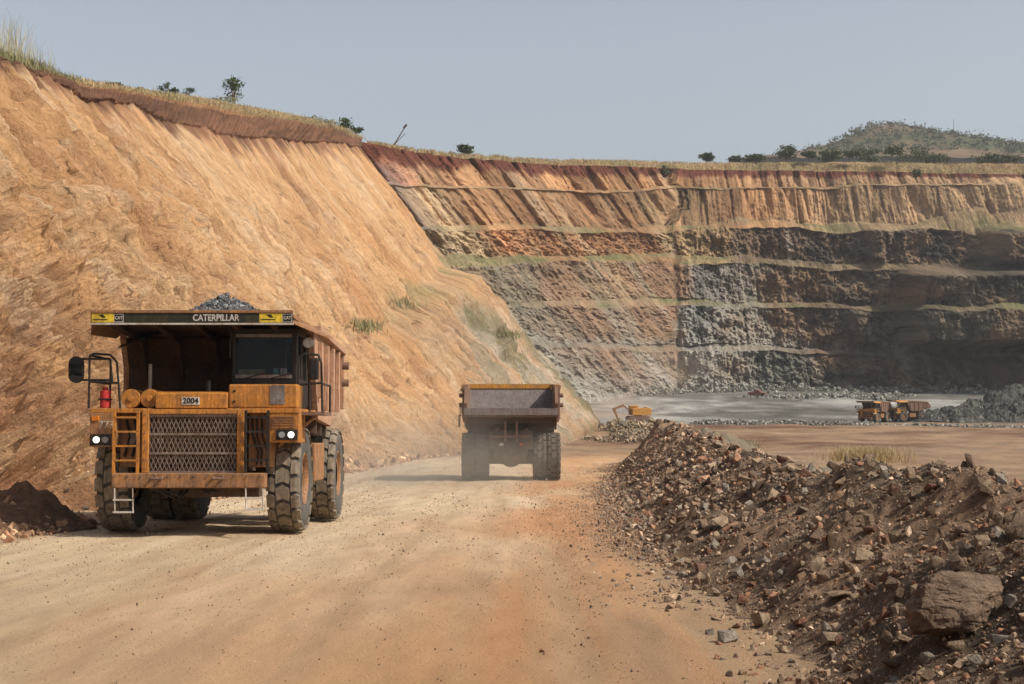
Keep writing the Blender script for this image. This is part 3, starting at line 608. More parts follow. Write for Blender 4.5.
# anonymous rocks, the largest 270 as things, the rest as stuff
def build_rubble():
    n = 100000
    u = rng.random(n); Y = 7.2*(104/7.2)**(u**.97); smax = np.minimum(5.6, 1040*Y/F*.36+.3-toe_x(Y)+.2); smax = np.clip((1045-512)/F*Y-toe_x(Y), .3, 5.4)
    s = -.5+rng.random(n)**.95*(smax+.5)
    edge = rng.random(n) < .2; s[edge] = .5-np.abs(rng.normal(0, .75, edge.sum()))
    X = toe_x(Y)+s; pxs = np.clip(1.7*(1-rng.random(n))**(-1/1.95), 1.7, 26)
    size = pxs*np.clip(Y, 9, 38)/F; size = np.clip(size, .012, .36); size = size*np.clip(.3+.7*(s+.4)/1.4, .3, 1)
    Z = np.where(s > -.5, np.maximum(berm_z(X, Y), ground_z(X, Y)), ground_z(X, Y))+size*.1
    app = size/Y*F; app[(s > 4.2)] *= .3; x = 512+X/Y*F
    app[(x > 1030)] = 0
    big = np.argsort(-app)[:262]; m = np.ones(n, bool); m[big] = False
    lab = {'brown': 'brown angular rock lying in the rubble of the windrow', 'tan': 'tan angular rock lying in the rubble of the windrow', 'grey': 'grey angular rock lying in the rubble of the windrow', 'red': 'reddish angular rock lying in the rubble of the windrow'}
    for i in big:
        k = random.choices(['brown', 'tan', 'grey', 'red'], [5, 4, 2, 2])[0]
        o = bpy.data.objects.new('rock', pick_mesh(k)); C.objects.link(o); sc = float(size[i])
        o.scale = (sc*random.uniform(.9, 1.2), sc*random.uniform(.8, 1), sc*random.uniform(.7, 1.1)); o.rotation_euler = (random.uniform(0, 6), random.uniform(0, 6), random.uniform(0, 6))
        o.location = (float(X[i]), float(Y[i]), float(Z[i]))
        zone = 'at the far end of the windrow' if Y[i] > 45 else 'in the middle stretch of the windrow' if Y[i] > 17 else 'in the near foreground of the windrow'
        hgt = 'low by the road edge' if s[i] < 1.1 else 'half way up the slope' if s[i] < 2.9 else 'up on the crest'
        tag(o, f"{dict(red='reddish').get(k, k)} angular rock {hgt} {zone}", 'rock', k+' rocks of the windrow')
    rock_stuff('rubble', np.stack([X, Y, Z], -1)[m], size[m], rcols(m.sum()), 'brown broken rubble covering the windrow along the road', 'rubble')
    # pebbles on the road
    n = 52000; Y = 9*(90/9)**rng.random(n); X = -10.5+rng.random(n)*(toe_x(Y)+10.5)
    X = np.where(rng.random(n) < .4, toe_x(Y)+.3-np.abs(rng.normal(0, .8, n)), X)
    size = np.clip(.9*(1-rng.random(n))**(-1/3.1), .9, 4.5)*np.clip(Y, 10, 40)/F*.8; Z = ground_z(X, Y)+.004
    rock_stuff('pebbles', np.stack([X, Y, Z], -1), size, rcols(n, ROCKPAL*1.25), 'scattered pebbles on the haul road', 'pebbles')
    # toe rubble of the left wall
    n = 5000; Y = 18*(250/18)**rng.random(n); X = base_x(Y)+.9-np.abs(rng.normal(0, .7, n))+.9*rng.random(n)
    size = np.clip(1.4*(1-rng.random(n))**(-1/2.0), 1.4, 14)*np.clip(Y, 20, 90)/F; Z = ground_z(X, Y)+size*.2+np.clip(base_x(Y)+.6-X, 0, 3)*.8
    P_ = np.array([[.38, .24, .14], [.30, .17, .10], [.44, .30, .18], [.24, .13, .08]])
    rock_stuff('wall_toe_rubble', np.stack([X, Y, Z], -1), size, rcols(n, P_), 'clods and stones fallen along the foot of the clay wall', 'rubble')
build_rubble()

# ------------------------------------------------------------------ mounds in the pit
def mound(name, cx, cy, rx, ry, h, c1, c2, seed, label=None, yaw=0, mat='rock', n=110, rough=.3, kind='structure'):
    u = np.linspace(-1, 1, n); U, V = np.meshgrid(u, u); r = np.sqrt(U*U+V*V)
    hh = np.clip(1-r*r, 0, 1)**1.15*(1+.4*fbm(U*2.5, V*2.5, 4, seed))
    ca, sa = math.cos(yaw), math.sin(yaw); X = cx+U*rx*ca-V*ry*sa; Y = cy+U*rx*sa+V*ry*ca
    Z = ground_z(X, Y)+h*hh+rough*hh**.3*(fbm(X*.7, Y*.7, 4, seed+3, .65))*(r < 1)-.15*(r > .97)
    q = fbm(X*.5, Y*.5, 5, seed+9, .65); c = mixc(np.broadcast_to(np.array(c1), X.shape+(3,)), c2, np.clip(.5+q, 0, 1))
    o = grid_obj(name, np.stack([X, Y, Z], -1), c, M[mat], smooth=False); tag(o, kind=kind)
    return o
# mounds just beyond the end of the windrow
mound('spoil_mound', 17, 116, 8, 8, 2.6, (.20, .15, .10), (.15, .125, .09), 130, yaw=.5)
mound('spoil_mound', 27, 150, 13, 9, 2.6, (.17, .14, .10), (.13, .115, .085), 134, yaw=.2)
# grey windrow across the floor, heaps beneath the benches
for (x0, x1, D0, D1, h_, sp, pal_) in ((700, 850, 288, 286, 1.9, 2.2, 0), (640, 700, 292, 288, 1.2, 1.5, 0)):
    pass
def heap_rocks(name, label, pts, n, smin, smax, pal_):
    pos = []; 
    for _ in range(n):
        cx, cy, rx, ry, h = random.choices(pts, [p[2]*p[3] for p in pts])[0]
        a = random.random()*6.283; r = math.sqrt(random.random()); dx = math.cos(a)*r; dy = math.sin(a)*r
        X = cx+dx*rx; Y = cy+dy*ry; pos.append((X, Y, float(ground_z(np.float64(X), np.float64(Y)))+h*max(0, 1-r)**.8*random.uniform(.85, 1.1)))
    pos = np.array(pos); size = np.clip(smin*(1-rng.random(n))**(-1/1.8), smin, smax)
    rock_stuff(name, pos, size, rcols(n, np.array(pal_)), label, 'rubble')
GP = [[.13, .125, .11], [.18, .175, .155], [.24, .23, .20], [.09, .09, .08], [.17, .15, .12]]
row = []
for k in range(44):
    u = k/43; p = px(lerp(702, 868, u), 420, lerp(292, 284, u)); row.append((p.x, p.y, 2.6, 1.8, random.uniform(.5, 1.1)))
for k in range(22):
    u = k/21; p = px(lerp(868, 1040, u), 420, lerp(282, 276, u)); row.append((p.x, p.y, 3, 2, random.uniform(.3, .8)))
heap_rocks('grey_rock_row', 'low row of grey broken rock across the pit floor in front of the parked trucks', row, 3800, .22, 1.0, GP)
mk = []
for (x, y0, D, rx, ry, h) in ((950, 0, 300, 8, 8, 2.4), (972, 0, 306, 8, 8, 3.4), (998, 0, 303, 8, 8, 2.8), (1022, 0, 300, 9, 9, 3.4), (932, 0, 302, 6, 7, 1.4), (1060, 0, 300, 12, 10, 4), (1015, 0, 345, 11, 8, 4.5), (1045, 0, 350, 15, 9, 6.5)):
    X = (x-512)/F*D; mound('blasted_rock_heap', X, D, rx*1.05, ry*1.05, h, (.05, .048, .042), (.10, .095, .082), int(x), rough=.9); mk.append((X, D, rx, ry, h*1.02))
heap_rocks('blasted_rock', 'grey blasted rock heaped at the right side of the pit floor', mk, 6000, .3, 1.9, (np.array(GP)*.62).tolist())
ft = []
for k in range(60):
    x = 640+k*8.5; D = float(np.interp(x, *DB))-3; ft.append(((x-512)/F*D, D-random.uniform(0, 5), 5, 4, random.uniform(.8, 3.2)))
for k in range(16):
    x = 760+k*9; D = 385+random.uniform(-8, 15); ft.append(((x-512)/F*D, D, 6, 5, random.uniform(.4, 1.6)))
heap_rocks('bench_foot_rubble', 'grey rubble strewn along the foot of the lowest bench', ft, 5200, .35, 2.0, GP)
heap_rocks('mound_rubble', 'brown stones on the spoil mounds past the end of the windrow', [(17, 116, 8, 8, 2.5), (27, 150, 13, 9, 2.5)], 5000, .1, .6, [[.15, .11, .075], [.2, .15, .1], [.12, .09, .065], [.22, .15, .1]])
heap_rocks('fallen_nose_rubble', 'tan and grey boulders below the nose of the left wall', [(14+k*.9, 262+random.uniform(-30, 14), 5, 6, random.uniform(.3, 2)) for k in range(14)]+[(base_x(170+8*k)+1, 170+8*k, 3, 5, 1.2) for k in range(12)], 3000, .25, 1.8, [[.22, .17, .11], [.17, .135, .095], [.26, .19, .12], [.13, .11, .08]])

# ------------------------------------------------------------------ mesh builder
class MB:
    def __init__(s): s.v = []; s.f = []
    def add(s, vs, fs):
        o = len(s.v); s.v += [tuple(v) for v in vs]; s.f += [tuple(i+o for i in f) for f in fs]; return s
    def box(s, x0, x1, y0, y1, z0, z1, mtx=None):
        vs = [Vector(p) for p in ((x0, y0, z0), (x1, y0, z0), (x1, y1, z0), (x0, y1, z0), (x0, y0, z1), (x1, y0, z1), (x1, y1, z1), (x0, y1, z1))]
        if mtx: vs = [mtx@v for v in vs]
        return s.add(vs, [(0, 3, 2, 1), (4, 5, 6, 7), (0, 1, 5, 4), (1, 2, 6, 5), (2, 3, 7, 6), (3, 0, 4, 7)])
    def cyl(s, a, b, r, n=12, r2=None, cap=True):
        a = Vector(a); b = Vector(b); d = (b-a).normalized(); u = d.orthogonal().normalized(); w = d.cross(u); r2 = r if r2 is None else r2
        vs = [a+(u*math.cos(t)+w*math.sin(t))*r for t in [6.28319*k/n for k in range(n)]]+[b+(u*math.cos(t)+w*math.sin(t))*r2 for t in [6.28319*k/n for k in range(n)]]
        fs = [(k, (k+1) % n, n+(k+1) % n, n+k) for k in range(n)]
        if cap: fs += [tuple(range(n))[::-1], tuple(range(n, 2*n))]
        return s.add(vs, fs)
    def tube(s, pts, r, n=8):
        for a, b in zip(pts[:-1], pts[1:]): s.cyl(a, b, r, n)
        return s
    def prism(s, poly, x0, x1, ax=0):   # polygon in (y, z) extruded in x
        n = len(poly); vs = [(x0, p[0], p[1]) for p in poly]+[(x1, p[0], p[1]) for p in poly]
        return s.add(vs, [tuple(range(n)), tuple(range(2*n-1, n-1, -1))]+[(k, n+k, n+(k+1) % n, (k+1) % n) for k in range(n)])
    def lathe(s, prof, n=40, cx=0, cy=0, cz=0):     # profile (x offset, radius) about the x axis
        m = len(prof); vs = []
        for k in range(n):
            t = 6.283185*k/n
            for (x, r) in prof: vs.append((cx+x, cy+r*math.cos(t), cz+r*math.sin(t)))
        fs = [(k*m+j, k*m+j+1, ((k+1) % n)*m+j+1, ((k+1) % n)*m+j) for k in range(n) for j in range(m-1)]
        return s.add(vs, fs)
    def build(s, name, mat, parent=None, bevel=0, smooth=False):
        bm = bmesh.new(); vv = [bm.verts.new(v) for v in s.v]
        for f in s.f:
            try: bm.faces.new([vv[i] for i in f])
            except ValueError: pass
        bmesh.ops.recalc_face_normals(bm, faces=bm.faces[:])
        me = bpy.data.meshes.new(name); bm.to_mesh(me); bm.free(); me.materials.append(M[mat] if isinstance(mat, str) else mat)
        if smooth:
            for p in me.polygons: p.use_smooth = True
        o = bpy.data.objects.new(name, me); C.objects.link(o)
        if parent: o.parent = parent
        if bevel:
            bv = o.modifiers.new('bevel', 'BEVEL'); bv.width = bevel; bv.segments = 2; bv.limit_method = 'ANGLE'
        return o
def text(name, body, size, mat, parent, loc, rot=(R(90), 0, 0), sx=1, bold=.0, ext=.004):
    cu = bpy.data.curves.new(name, 'FONT'); cu.body = body; cu.size = size; cu.align_x = 'CENTER'; cu.align_y = 'CENTER'; cu.extrude = ext; cu.offset = bold; cu.resolution_u = 2
    tmp = bpy.data.objects.new(name, cu); C.objects.link(tmp); dg = bpy.context.evaluated_depsgraph_get()
    me = bpy.data.meshes.new_from_object(tmp.evaluated_get(dg)); bpy.data.objects.remove(tmp)
    me.materials.clear(); me.materials.append(M[mat]); o = bpy.data.objects.new(name, me); C.objects.link(o)
    o.parent = parent; o.location = loc; o.rotation_euler = rot; o.scale = (sx, 1, 1); return o

# ------------------------------------------------------------------ haul truck (front toward -Y, origin on the ground under the front axle)
RT = 1.04
def wheel(parent, cx, cy, side, full=True, w=.64, hub=True, nb=19):
    wl = MB().lathe([(-.2, .3), (-.2, .4), (.2, .4), (.2, .3)], 20).build('wheel', 'yellow_dirty', parent); wl.location = (cx, cy, RT)
    h = w/2
    ty = MB().lathe([(-h*.8, .50), (-h*.98, .60), (-h, .78), (-h*.93, .93), (-h*.72, .985), (0, 1.0), (h*.72, .985), (h*.93, .93), (h, .78), (h*.98, .60), (h*.8, .50)], 48)
    ty.build('tyre', 'tyre_side', wl, smooth=True)
    # tread: three staggered rows of hexagonal lugs
    tb = MB()
    def lug(x0, x1, t0, dt, sk, r0=.975, r1=RT):
        def pt(x, t, r): return (x, r*math.sin(t), -r*math.cos(t))
        xm = (x0+x1)/2
        base = [(x0, -dt*.33+sk), (xm, -dt*.46-sk), (x1, -dt*.33+sk), (x1, dt*.42+sk), (xm, dt*.36-sk), (x0, dt*.42+sk)]
        g = .97
        lo = [pt(x, t0+t, r0) for x, t in base]; hi = [pt(xm+(x-xm)*.93, t0+t*g, r1-(.035 if abs(x) > h*.85 else 0)) for x, t in base]
        tb.add(lo+hi, [(5, 4, 3, 2, 1, 0), (6, 7, 8, 9, 10, 11)]+[(k, (k+1) % 6, 6+(k+1) % 6, 6+k) for k in range(6)])
    dt = 6.28319/nb
    for k in range(nb):
        t = k*dt
        lug(-h*.44, h*.44, t, dt, .015)
        lug(h*.47, h*1.02, t+dt/2, dt, 0); lug(-h*1.02, -h*.47, t+dt/2, dt, 0)
    tb.build('tread', 'tyre' if full else 'tyre_mud', wl)
    s = side
    rim = MB().lathe([(s*h*.84, .53), (s*h*.92, .50), (s*h*.7, .46), (s*h*.2, .42), (s*h*.15, .26), (s*h*.55, .24), (s*h*.6, .1), (s*h*.6, .001)], 36).build('rim', 'yellow_dirty', wl)
    bo = MB()
    for k in range(12):
        t = k*.5236; bo.cyl((s*h*.15, .34*math.cos(t), .34*math.sin(t)), (s*h*.27, .34*math.cos(t), .34*math.sin(t)), .02, 6)
    bo.build('lug_nuts', 'steel', wl)
    return wl
def make_truck(root, full=True, inner='bodyinner', yel='yellow', under='chassis'):
    Y_ = yel; bv = .012 if full else 0
    for sx in (-1, 1):
        wheel(root, sx*1.66, 0, sx, full)
        wheel(root, sx*1.86, 4.2, sx, full, .56); wheel(root, sx*1.24, 4.2, sx, full, .56)
    # chassis
    m = MB()
    for sx in (-1, 1): m.box(sx*.55-.14, sx*.55+.14, -1.4, 5.3, 1.15, 1.6)
    m.box(-.6, .6, -.2, .2, .95, 1.2); m.cyl((-1.45, 0, 1.04), (1.45, 0, 1.04), .17, 12); m.box(-.6, .6, 1.6, 1.9, 1.2, 1.6)
    m.build('chassis', under, root, bv)
    m = MB().box(-.45, .45, -1.2, .9, .72, 1.2); m.box(-.25, .3, .9, 3.6, .9, 1.3); m.build('sump_and_driveline', under, root, bv)
    m = MB().cyl((-1.7, 4.2, RT), (1.7, 4.2, RT), .34, 18); m.add([], []); m.cyl((0, 3.4, 1.06), (0, 4.75, 1.06), .52, 16, .42); m.box(-.12, .12, 4.7, 4.82, .62, 1.1); m.build('rear_axle', 'bodysteel', root, smooth=False)
    for sx in (-1, 1):
        MB().cyl((sx*.62, 4.55, 1.1), (sx*.62, 4.75, 2.3), .13, 12).cyl((sx*.62, 4.55, .9), (sx*.62, 4.6, 1.5), .17, 12).build('rear_strut', 'bodysteel', root)
        MB().cyl((sx*1.12, 0, 1.15), (sx*1.0, .1, 2.25), .15, 14).build('front_strut', under, root)
        MB().cyl((sx*.78, 1.6, 1.3), (sx*.78, 2.6, 2.5), .12, 12).build('hoist_cylinder', 'steel', root)
    m = MB().box(-.95, .95, 5.0, 5.25, 1.35, 2.15); m.box(-.5, .5, 5.25, 5.33, 1.1, 1.7); m.build('rear_crossmember', 'chassis', root, bv)
    MB().box(-.3, -.2, 5.3, 5.42, 1.7, 2.55).box(.2, .3, 5.3, 5.42, 1.7, 2.55).cyl((-.9, 5.28, 1.9), (.9, 5.28, 1.9), .07, 10).build('body_hinge', 'bodysteel', root)
    for sx in (-1, 1): MB().box(sx*1.55-.32, sx*1.55+.32, 3.3, 3.36, 1.7, 2.3).build('mud_flap', 'black', root)
    MB().tube([(-.35, 5.36, 1.6), (-.3, 5.4, 1.2), (.1, 5.4, 1.05), (.3, 5.38, 1.5)], .03).build('brake_hose', 'black', root)
    for sx in (-1, 1): MB().box(sx*.42-.09, sx*.42+.09, 5.33, 5.38, 1.5, 1.62).build('tail_light', 'red' if sx < 0 else 'white', root)
    # tank and rock guard between the wheels
    MB().box(1.3, 1.98, 1.3, 2.75, .95, 1.75).build('fuel_tank', 'yellow_dirty', root, .03)
    MB().box(-1.98, -1.3, 1.3, 2.75, .95, 1.75).build('hydraulic_tank', 'yellow_dirty', root, .03)
    # bumper
    MB().box(-1.42, 1.46, -1.86, -1.55, .92, 1.2).build('bumper', 'yellow_dirty', root, .02)
    MB().box(.25, 1.3, -1.5, -1.0, .74, .93).build('bumper_bracket', under, root, bv)
    # radiator guard
    g = MB().box(-.90, -.77, -1.7, -1.5, 1.2, 2.4).box(.9, 1.03, -1.7, -1.5, 1.2, 2.4).box(-.77, .9, -1.69, -1.52, 2.31, 2.4).build('radiator_frame', Y_, root, bv)
    co = MB().box(-.77, .9, -1.50, -1.46, 1.2, 2.31)
    if full:
        for k in range(12): co.box(-.75+k*.14, -.68+k*.14, -1.56, -1.50, 1.2, 2.31)
    co.build('radiator_core', 'core', root)
    gr = MB().box(-.77, .9, -1.655, -1.62, 1.2, 1.24).box(-.77, .9, -1.655, -1.62, 2.26, 2.31)
    for z in (1.57, 1.93): gr.box(-.77, .9, -1.66, -1.62, z-.02, z+.02)
    gr.build('grille_bar', 'grille', root)
    if full:
        n = 20; w_ = 1.67/n; e = MB()      # expanded-metal mesh
        for j in range(11):
            for i in range(n+1):
                x = -.77+w_*i+(w_/2 if j % 2 else 0); z = 1.24+j*.095
                for sgn in (-1, 1):
                    if -.78 <= x+sgn*w_/2 <= .91 and x <= .91: e.cyl((x, -1.635, z), (x+sgn*w_/2, -1.635, z+.095), .0095, 4, cap=False)
        tag(e.build('grille_mesh', 'grille', root), kind='stuff')
    # side cooler box & engine block, hood
    MB().box(-.9, .95, -1.5, .8, 1.3, 2.33).build('engine_bay', 'yellow_dirty' if full else Y_, root, bv)
    MB().box(-1.88, 2.06, -1.62, -.15, 2.33, 2.42).box(-1.88, -1.2, -.15, .75, 2.33, 2.42).box(1.25, 2.06, -.15, .75, 2.33, 2.42).build('deck', Y_, root, bv)
    hd = MB().prism([(-1.66, 2.42), (-1.66, 2.70), (-1.5, 2.74), (.5, 2.80), (.5, 2.42)], -.66, .70).build('hood', Y_, root, bv)
    # left box
    bx = MB().box(-1.9, -1.42, -1.66, -.9, 1.69, 2.33).build('light_box', 'yellow_dirty', root, bv)
    MB().box(-1.88, -1.48, -1.68, -1.66, 1.72, 1.93).build('lamp_bezel', 'black', bx)
    for x, mt in ((-1.76, 'lamp_on'), (-1.59, 'lamp_off')): MB().cyl((x, -1.68, 1.825), (x, -1.705, 1.825), .06, 20).build('headlight', mt, root)
    MB().box(-1.86, -1.72, -1.69, -1.66, 2.18, 2.28).build('indicator', 'amber', root, bv)
    bx = MB().box(1.5, 2.06, -1.6, -.8, 1.77, 2.33).build('light_box', Y_, root, bv)
    lv = MB()
    for k in range(5): lv.box(1.55, 1.98, -1.625, -1.6, 2.05+k*.05, 2.07+k*.05)
    lv.build('louvre', 'yellow_dirty', bx)
    MB().box(1.63, 2.03, -1.64, -1.6, 1.82, 2.02).build('lamp_bezel', 'black', bx)
    for x, mt in ((1.74, 'lamp_off'), (1.915, 'lamp_on')): MB().cyl((x, -1.64, 1.92), (x, -1.665, 1.92), .06, 20).build('headlight', mt, root)
    MB().box(1.05, 1.5, -1.3, -.6, 1.3, 2.33).build('battery_box', 'yellow_dirty', root, bv)
    MB().box(-1.42, -.92, -1.25, -.6, 1.3, 2.33).build('battery_box', 'yellow_dirty', root, bv)
    # ladders
    for x0, x1, mt in ((-1.40, -.95, Y_), (1.08, 1.50, 'black')):
        l = MB()
        for x in (x0, x1): l.box(x-.025, x+.025, -1.80, -1.75, 1.2, 2.38)
        l.build('ladder', mt, root)
        for k in range(4): MB().box(x0, x1, -1.80, -1.74, 1.42+k*.27, 1.455+k*.27).build('rung', mt, l and root.children[-1] if False else root)
    for x0, x1, zb in ((-1.36, -1.02, .47), (1.1, 1.42, .52)):
        l = MB()
        for x in (x0, x1): l.cyl((x, -1.84, .95), (x+.01, -1.82, zb), .014, 6)
        l.build('hanging_step', 'white', root)
        for z in (zb, (zb+.93)/2): MB().box(x0-.02, x1+.02, -1.86, -1.78, z-.015, z+.015).build('rung', 'white', root)
    # air cleaners, extinguisher, stacks
    for x in (-1.17, -.81): MB().cyl((x, -1.5, 2.61), (x, -.9, 2.61), .18, 28).cyl((x, -1.51, 2.61), (x, -1.53, 2.61), .06, 16).build('air_cleaner', Y_, root, .01)
    e = MB().cyl((-1.66, -1.5, 2.43), (-1.66, -1.5, 2.76), .095, 20).cyl((-1.66, -1.5, 2.76), (-1.66, -1.5, 2.83), .05, 12).build('fire_extinguisher', 'red', root, .01)
    MB().box(-1.77, -1.55, -1.6, -1.4, 2.58, 2.61).build('strap', 'black', e)
    MB().cyl((-.82, -1.45, 2.42), (-.82, -1.45, 3.27), .035, 10).build('grab_post', 'steel', root)
    # left handrail and mirror
    h = MB(); r = .022
    h.tube([(-1.94, -1.6, 2.42), (-1.94, -1.6, 3.42), (-1.86, -1.6, 3.46), (-1.55, -1.6, 3.44), (-1.42, -1.6, 3.3), (-1.34, -1.6, 2.42)], r)
    h.tube([(-1.94, -1.6, 2.93), (-1.38, -1.6, 2.9)], r); h.tube([(-2.2, -1.6, 3.36), (-1.55, -1.6, 3.36), (-1.5, -1.6, 2.92)], r); h.tube([(-2.2, -1.6, 2.96), (-1.5, -1.6, 2.96)], r)
    h.tube([(-1.9, -1.55, 3.42), (-1.9, -.3, 3.42), (-1.9, -.3, 2.4)], r); h.tube([(-1.9, -1.55, 2.93), (-1.9, -.3, 2.93)], r)
    h.build('handrail', 'black', root)
    mr = MB().cyl((-2.19, -1.64, 3.27), (-2.19, -1.56, 3.27), .14, 18).cyl((-2.19, -1.64, 3.04), (-2.19, -1.56, 3.04), .14, 18).box(-2.33, -2.05, -1.64, -1.56, 3.04, 3.27).build('mirror', 'black', root)
    # cab
    x0, x1, y0, y1, z0, z1 = .64, 1.90, -.92, .55, 2.42, 3.97
    cb = MB().box(x0, x1, y0, y1, z0, 3.02)
    for (a, b_) in ((x0, x0+.07), (x1-.09, x1)):
        cb.box(a, b_, y0, y0+.08, 3.02, z1); cb.box(a, b_, y1-.1, y1, 3.02, z1)
    cb.box(x0, x1, y0-.03, y1, 3.88, z1+.02); cb.box(x0, x1, y1-.05, y1, 3.02, 3.88); cb.box(x1-.07, x1, -.25, -.18, 3.02, 3.88)
    cab = cb.build('cab', 'black' if full else 'chassis', root, bv)
    MB().box(x0+.07, x1-.09, y0-.015, y0+.03, 3.02, 3.09).build('windscreen_frame', 'steel', cab); MB().box(x0+.07, x1-.09, y0-.015, y0+.03, 3.82, 3.88).build('windscreen_frame', 'steel', cab)
    MB().box(x0+.07, x1-.09, y0+.035, y0+.045, 3.09, 3.82).build('windscreen', 'glass', cab)
    MB().box(x1-.045, x1-.035, y0+.09, y1-.11, 3.02, 3.88).build('side_window', 'glass', cab)
    MB().box(x0+.035, x0+.045, y0+.09, y1-.11, 3.02, 3.88).build('side_window', 'glass', cab)
    if full:
        MB().box(.74, 1.24, -.80, -.66, 3.03, 3.2).build('dashboard_box', 'drab', cab); MB().box(1.42, 1.53, -.8, -.72, 3.04, 3.22).build('sticker', 'teal', cab); MB().box(1.56, 1.68, -.8, -.72, 3.04, 3.22).build('paper', 'white', cab)
        MB().box(1.1, 1.55, -.1, .1, 2.8, 3.6).box(1.1, 1.55, -.45, 0, 2.7, 2.95).build('driver_seat', 'black', cab)
        for a in (0, 1): MB().cyl((.9+.5*a, y0-.03, 3.02), (1.3+.5*a, y0-.035, 3.12), .01, 5).build('wiper', 'black', cab)
    MB().box(.71, 2.02, -1.58, -.93, 2.423, 2.88).build('cab_front_box', Y_, root, .03)
    if full:
        MB().box(1.50, 1.78, -1.592, -1.58, 2.5, 2.86).build('faded_panel', 'steel', root)
        MB().box(1.98, 2.5, -1.3, -.2, 2.30, 2.36).build('step_plate', 'bodysteel', root)
        MB().cyl((1.6, -1.2, 1.7), (2.3, -1.0, 2.28), .03, 8).build('brace', 'yellow_dirty', root)
    h = MB(); h.tube([(1.98, -1.2, 3.42), (2.08, -1.2, 3.48), (2.36, -1.2, 3.46), (2.42, -1.2, 3.3), (2.44, -1.15, 2.35)], r)
    h.tube([(1.98, -1.2, 3.42), (1.98, -1.2, 2.42)], r); h.tube([(1.98, -1.2, 2.88), (2.43, -1.2, 2.92)], r); h.tube([(2.2, -1.2, 2.35), (2.2, -1.2, 2.92)], r); h.tube([(2.44, -1.15, 2.9), (2.44, 0, 2.9), (2.44, 0, 2.35)], r)
    h.build('handrail', 'black', root)
    MB().box(2.19, 2.37, -1.25, -1.16, 2.98, 3.40).build('mirror', 'black', root, .03)
    MB().cyl((2.15, -1.15, 3.7), (2.15, -1.0, 3.7), .1, 14).build('work_lamp', 'steel', root)
    MB().cyl((.68, -1.15, 3.75), (.62, -1.15, 4.15), .035, 8).cyl((.64, -1.15, 3.4), (.64, -1.15, 3.75), .015, 6).build('exhaust_pipe', 'black', root)
    # dump body
    body = empty('dump_body', (0, 0, 0)); body.parent = root
    if not full: body.scale = (1, 1, 1.035)
    t_ = .07; fl = [(6.0, 2.98), (3.6, 2.2), (1.65, 2.32), (.80, 3.92)]
    def shell(p, q, x0, x1, th):
        p = Vector((0, *p)); q = Vector((0, *q)); d = (q-p).normalized(); n = Vector((0, -d.z, d.y))*th
        return [(p.y, p.z), (q.y, q.z), (q.y+n.y, q.z+n.z), (p.y+n.y, p.z+n.z)]
    f = MB()
    for a, b_ in zip(fl[:-1], fl[1:]): f.prism(shell(a, b_, 0, 0, t_), -1.88, 1.88)
    f.build('body_floor', inner, body)
    MB().prism([(.7, 3.9), (1.52, 2.25), (3.6, 2.1), (3.6, 2.13), (1.6, 2.29), (.76, 3.93)], -1.87, 1.87).build('headboard_shade_skin', 'underbody_shade' if full else inner, body)  # on the full truck a dark skin paints the canopy's shade
    for sx in (-1, 1):
        xa, xb = (1.88, 2.0) if sx > 0 else (-2.0, -1.88)
        MB().prism([(6.05, 2.93), (3.6, 2.13), (1.6, 2.25), (.72, 3.9), (.72, 4.16), (5.4, 3.95), (6.2, 3.2)], xa, xb).build('side_wall', 'pinkside' if full else 'bodysteel', body, bv)
        xa, xb = (2.0, 2.1) if sx > 0 else (-2.1, -2.0)
        rb = MB().prism([(.8, 4.06), (.8, 4.18), (5.45, 3.97), (5.45, 3.83)], sx*1.86, sx*2.14)
        rb.build('top_rail', 'pinkside' if full else 'yellow_dirty', body, bv)
        for yy in (1.5, 2.5, 3.5, 4.5, 5.4): MB().box(xa, xb, yy-.09, yy+.09, 2.45+.1*(yy > 5)+.25*(yy < 2), 3.86-.0*yy).build('body_rib', 'pinkside' if full else 'bodysteel', body, bv)
        for zz in (3.55, 3.15): MB().cyl((sx*2.1, 5.0, zz), (sx*2.25, 5.0, zz), .09, 14).build('tow_eye', 'bodysteel', body)
    m = MB()
    for yy in (2.0, 2.8, 3.6, 4.4, 5.2, 5.8):
        zf = np.interp(yy, [1.65, 3.6, 6.0], [2.32, 2.2, 2.98]); m.box(-1.9, 1.9, yy-.08, yy+.08, float(zf)-.34, float(zf)-.08)
    m.build('floor_beams', under, body)
    MB().prism([(5.85, 2.62), (6.1, 2.72), (6.1, 3.0), (5.9, 2.96)], -2.0, 2.0).build('tail_edge', inner, body, bv)
    # canopy: front wall beams, roof sheet, down-turned wings, fascia
    MB().prism([(.8, 3.98), (-1.86, 4.15), (-1.86, 4.21), (.8, 4.18)], -1.84, 1.96).build('canopy', Y_ if not full else 'yellow_dirty', body, bv)
    MB().prism([(.8, 3.9), (.7, 3.95), (-1.86, 4.12), (-1.86, 4.147), (.8, 3.977)], -1.83, 1.95).build('canopy_shade_sheet', 'underbody_shade', body)  # dark sheet that paints the shade on the roof's underside
    for sx in (-1, 1):
        xi = 1.96 if sx > 0 else -1.84; xo = 2.36 if sx > 0 else -2.1
        MB().add([(xi, -1.86, 4.08), (xi, .8, 4.16), (xo, .8, 3.95), (xo, -1.0, 3.90), (xi, -1.86, 4.02), (xi, .8, 4.1), (xo, .8, 3.91), (xo, -1.0, 3.86)],
                 [(0, 1, 2, 3), (7, 6, 5, 4), (0, 3, 7, 4), (1, 5, 6, 2), (3, 2, 6, 7), (0, 4, 5, 1)]).build('canopy_wing', Y_ if not full else 'yellow_dirty', body)
    fa = MB().box(-1.84, 1.96, -1.93, -1.86, 4.02, 4.21).build('fascia', 'fascia', body, .006)
    MB().box(-1.85, 1.97, -1.95, -1.84, 4.21, 4.265).build('fascia_cap', 'yellow_dirty', body, .006)
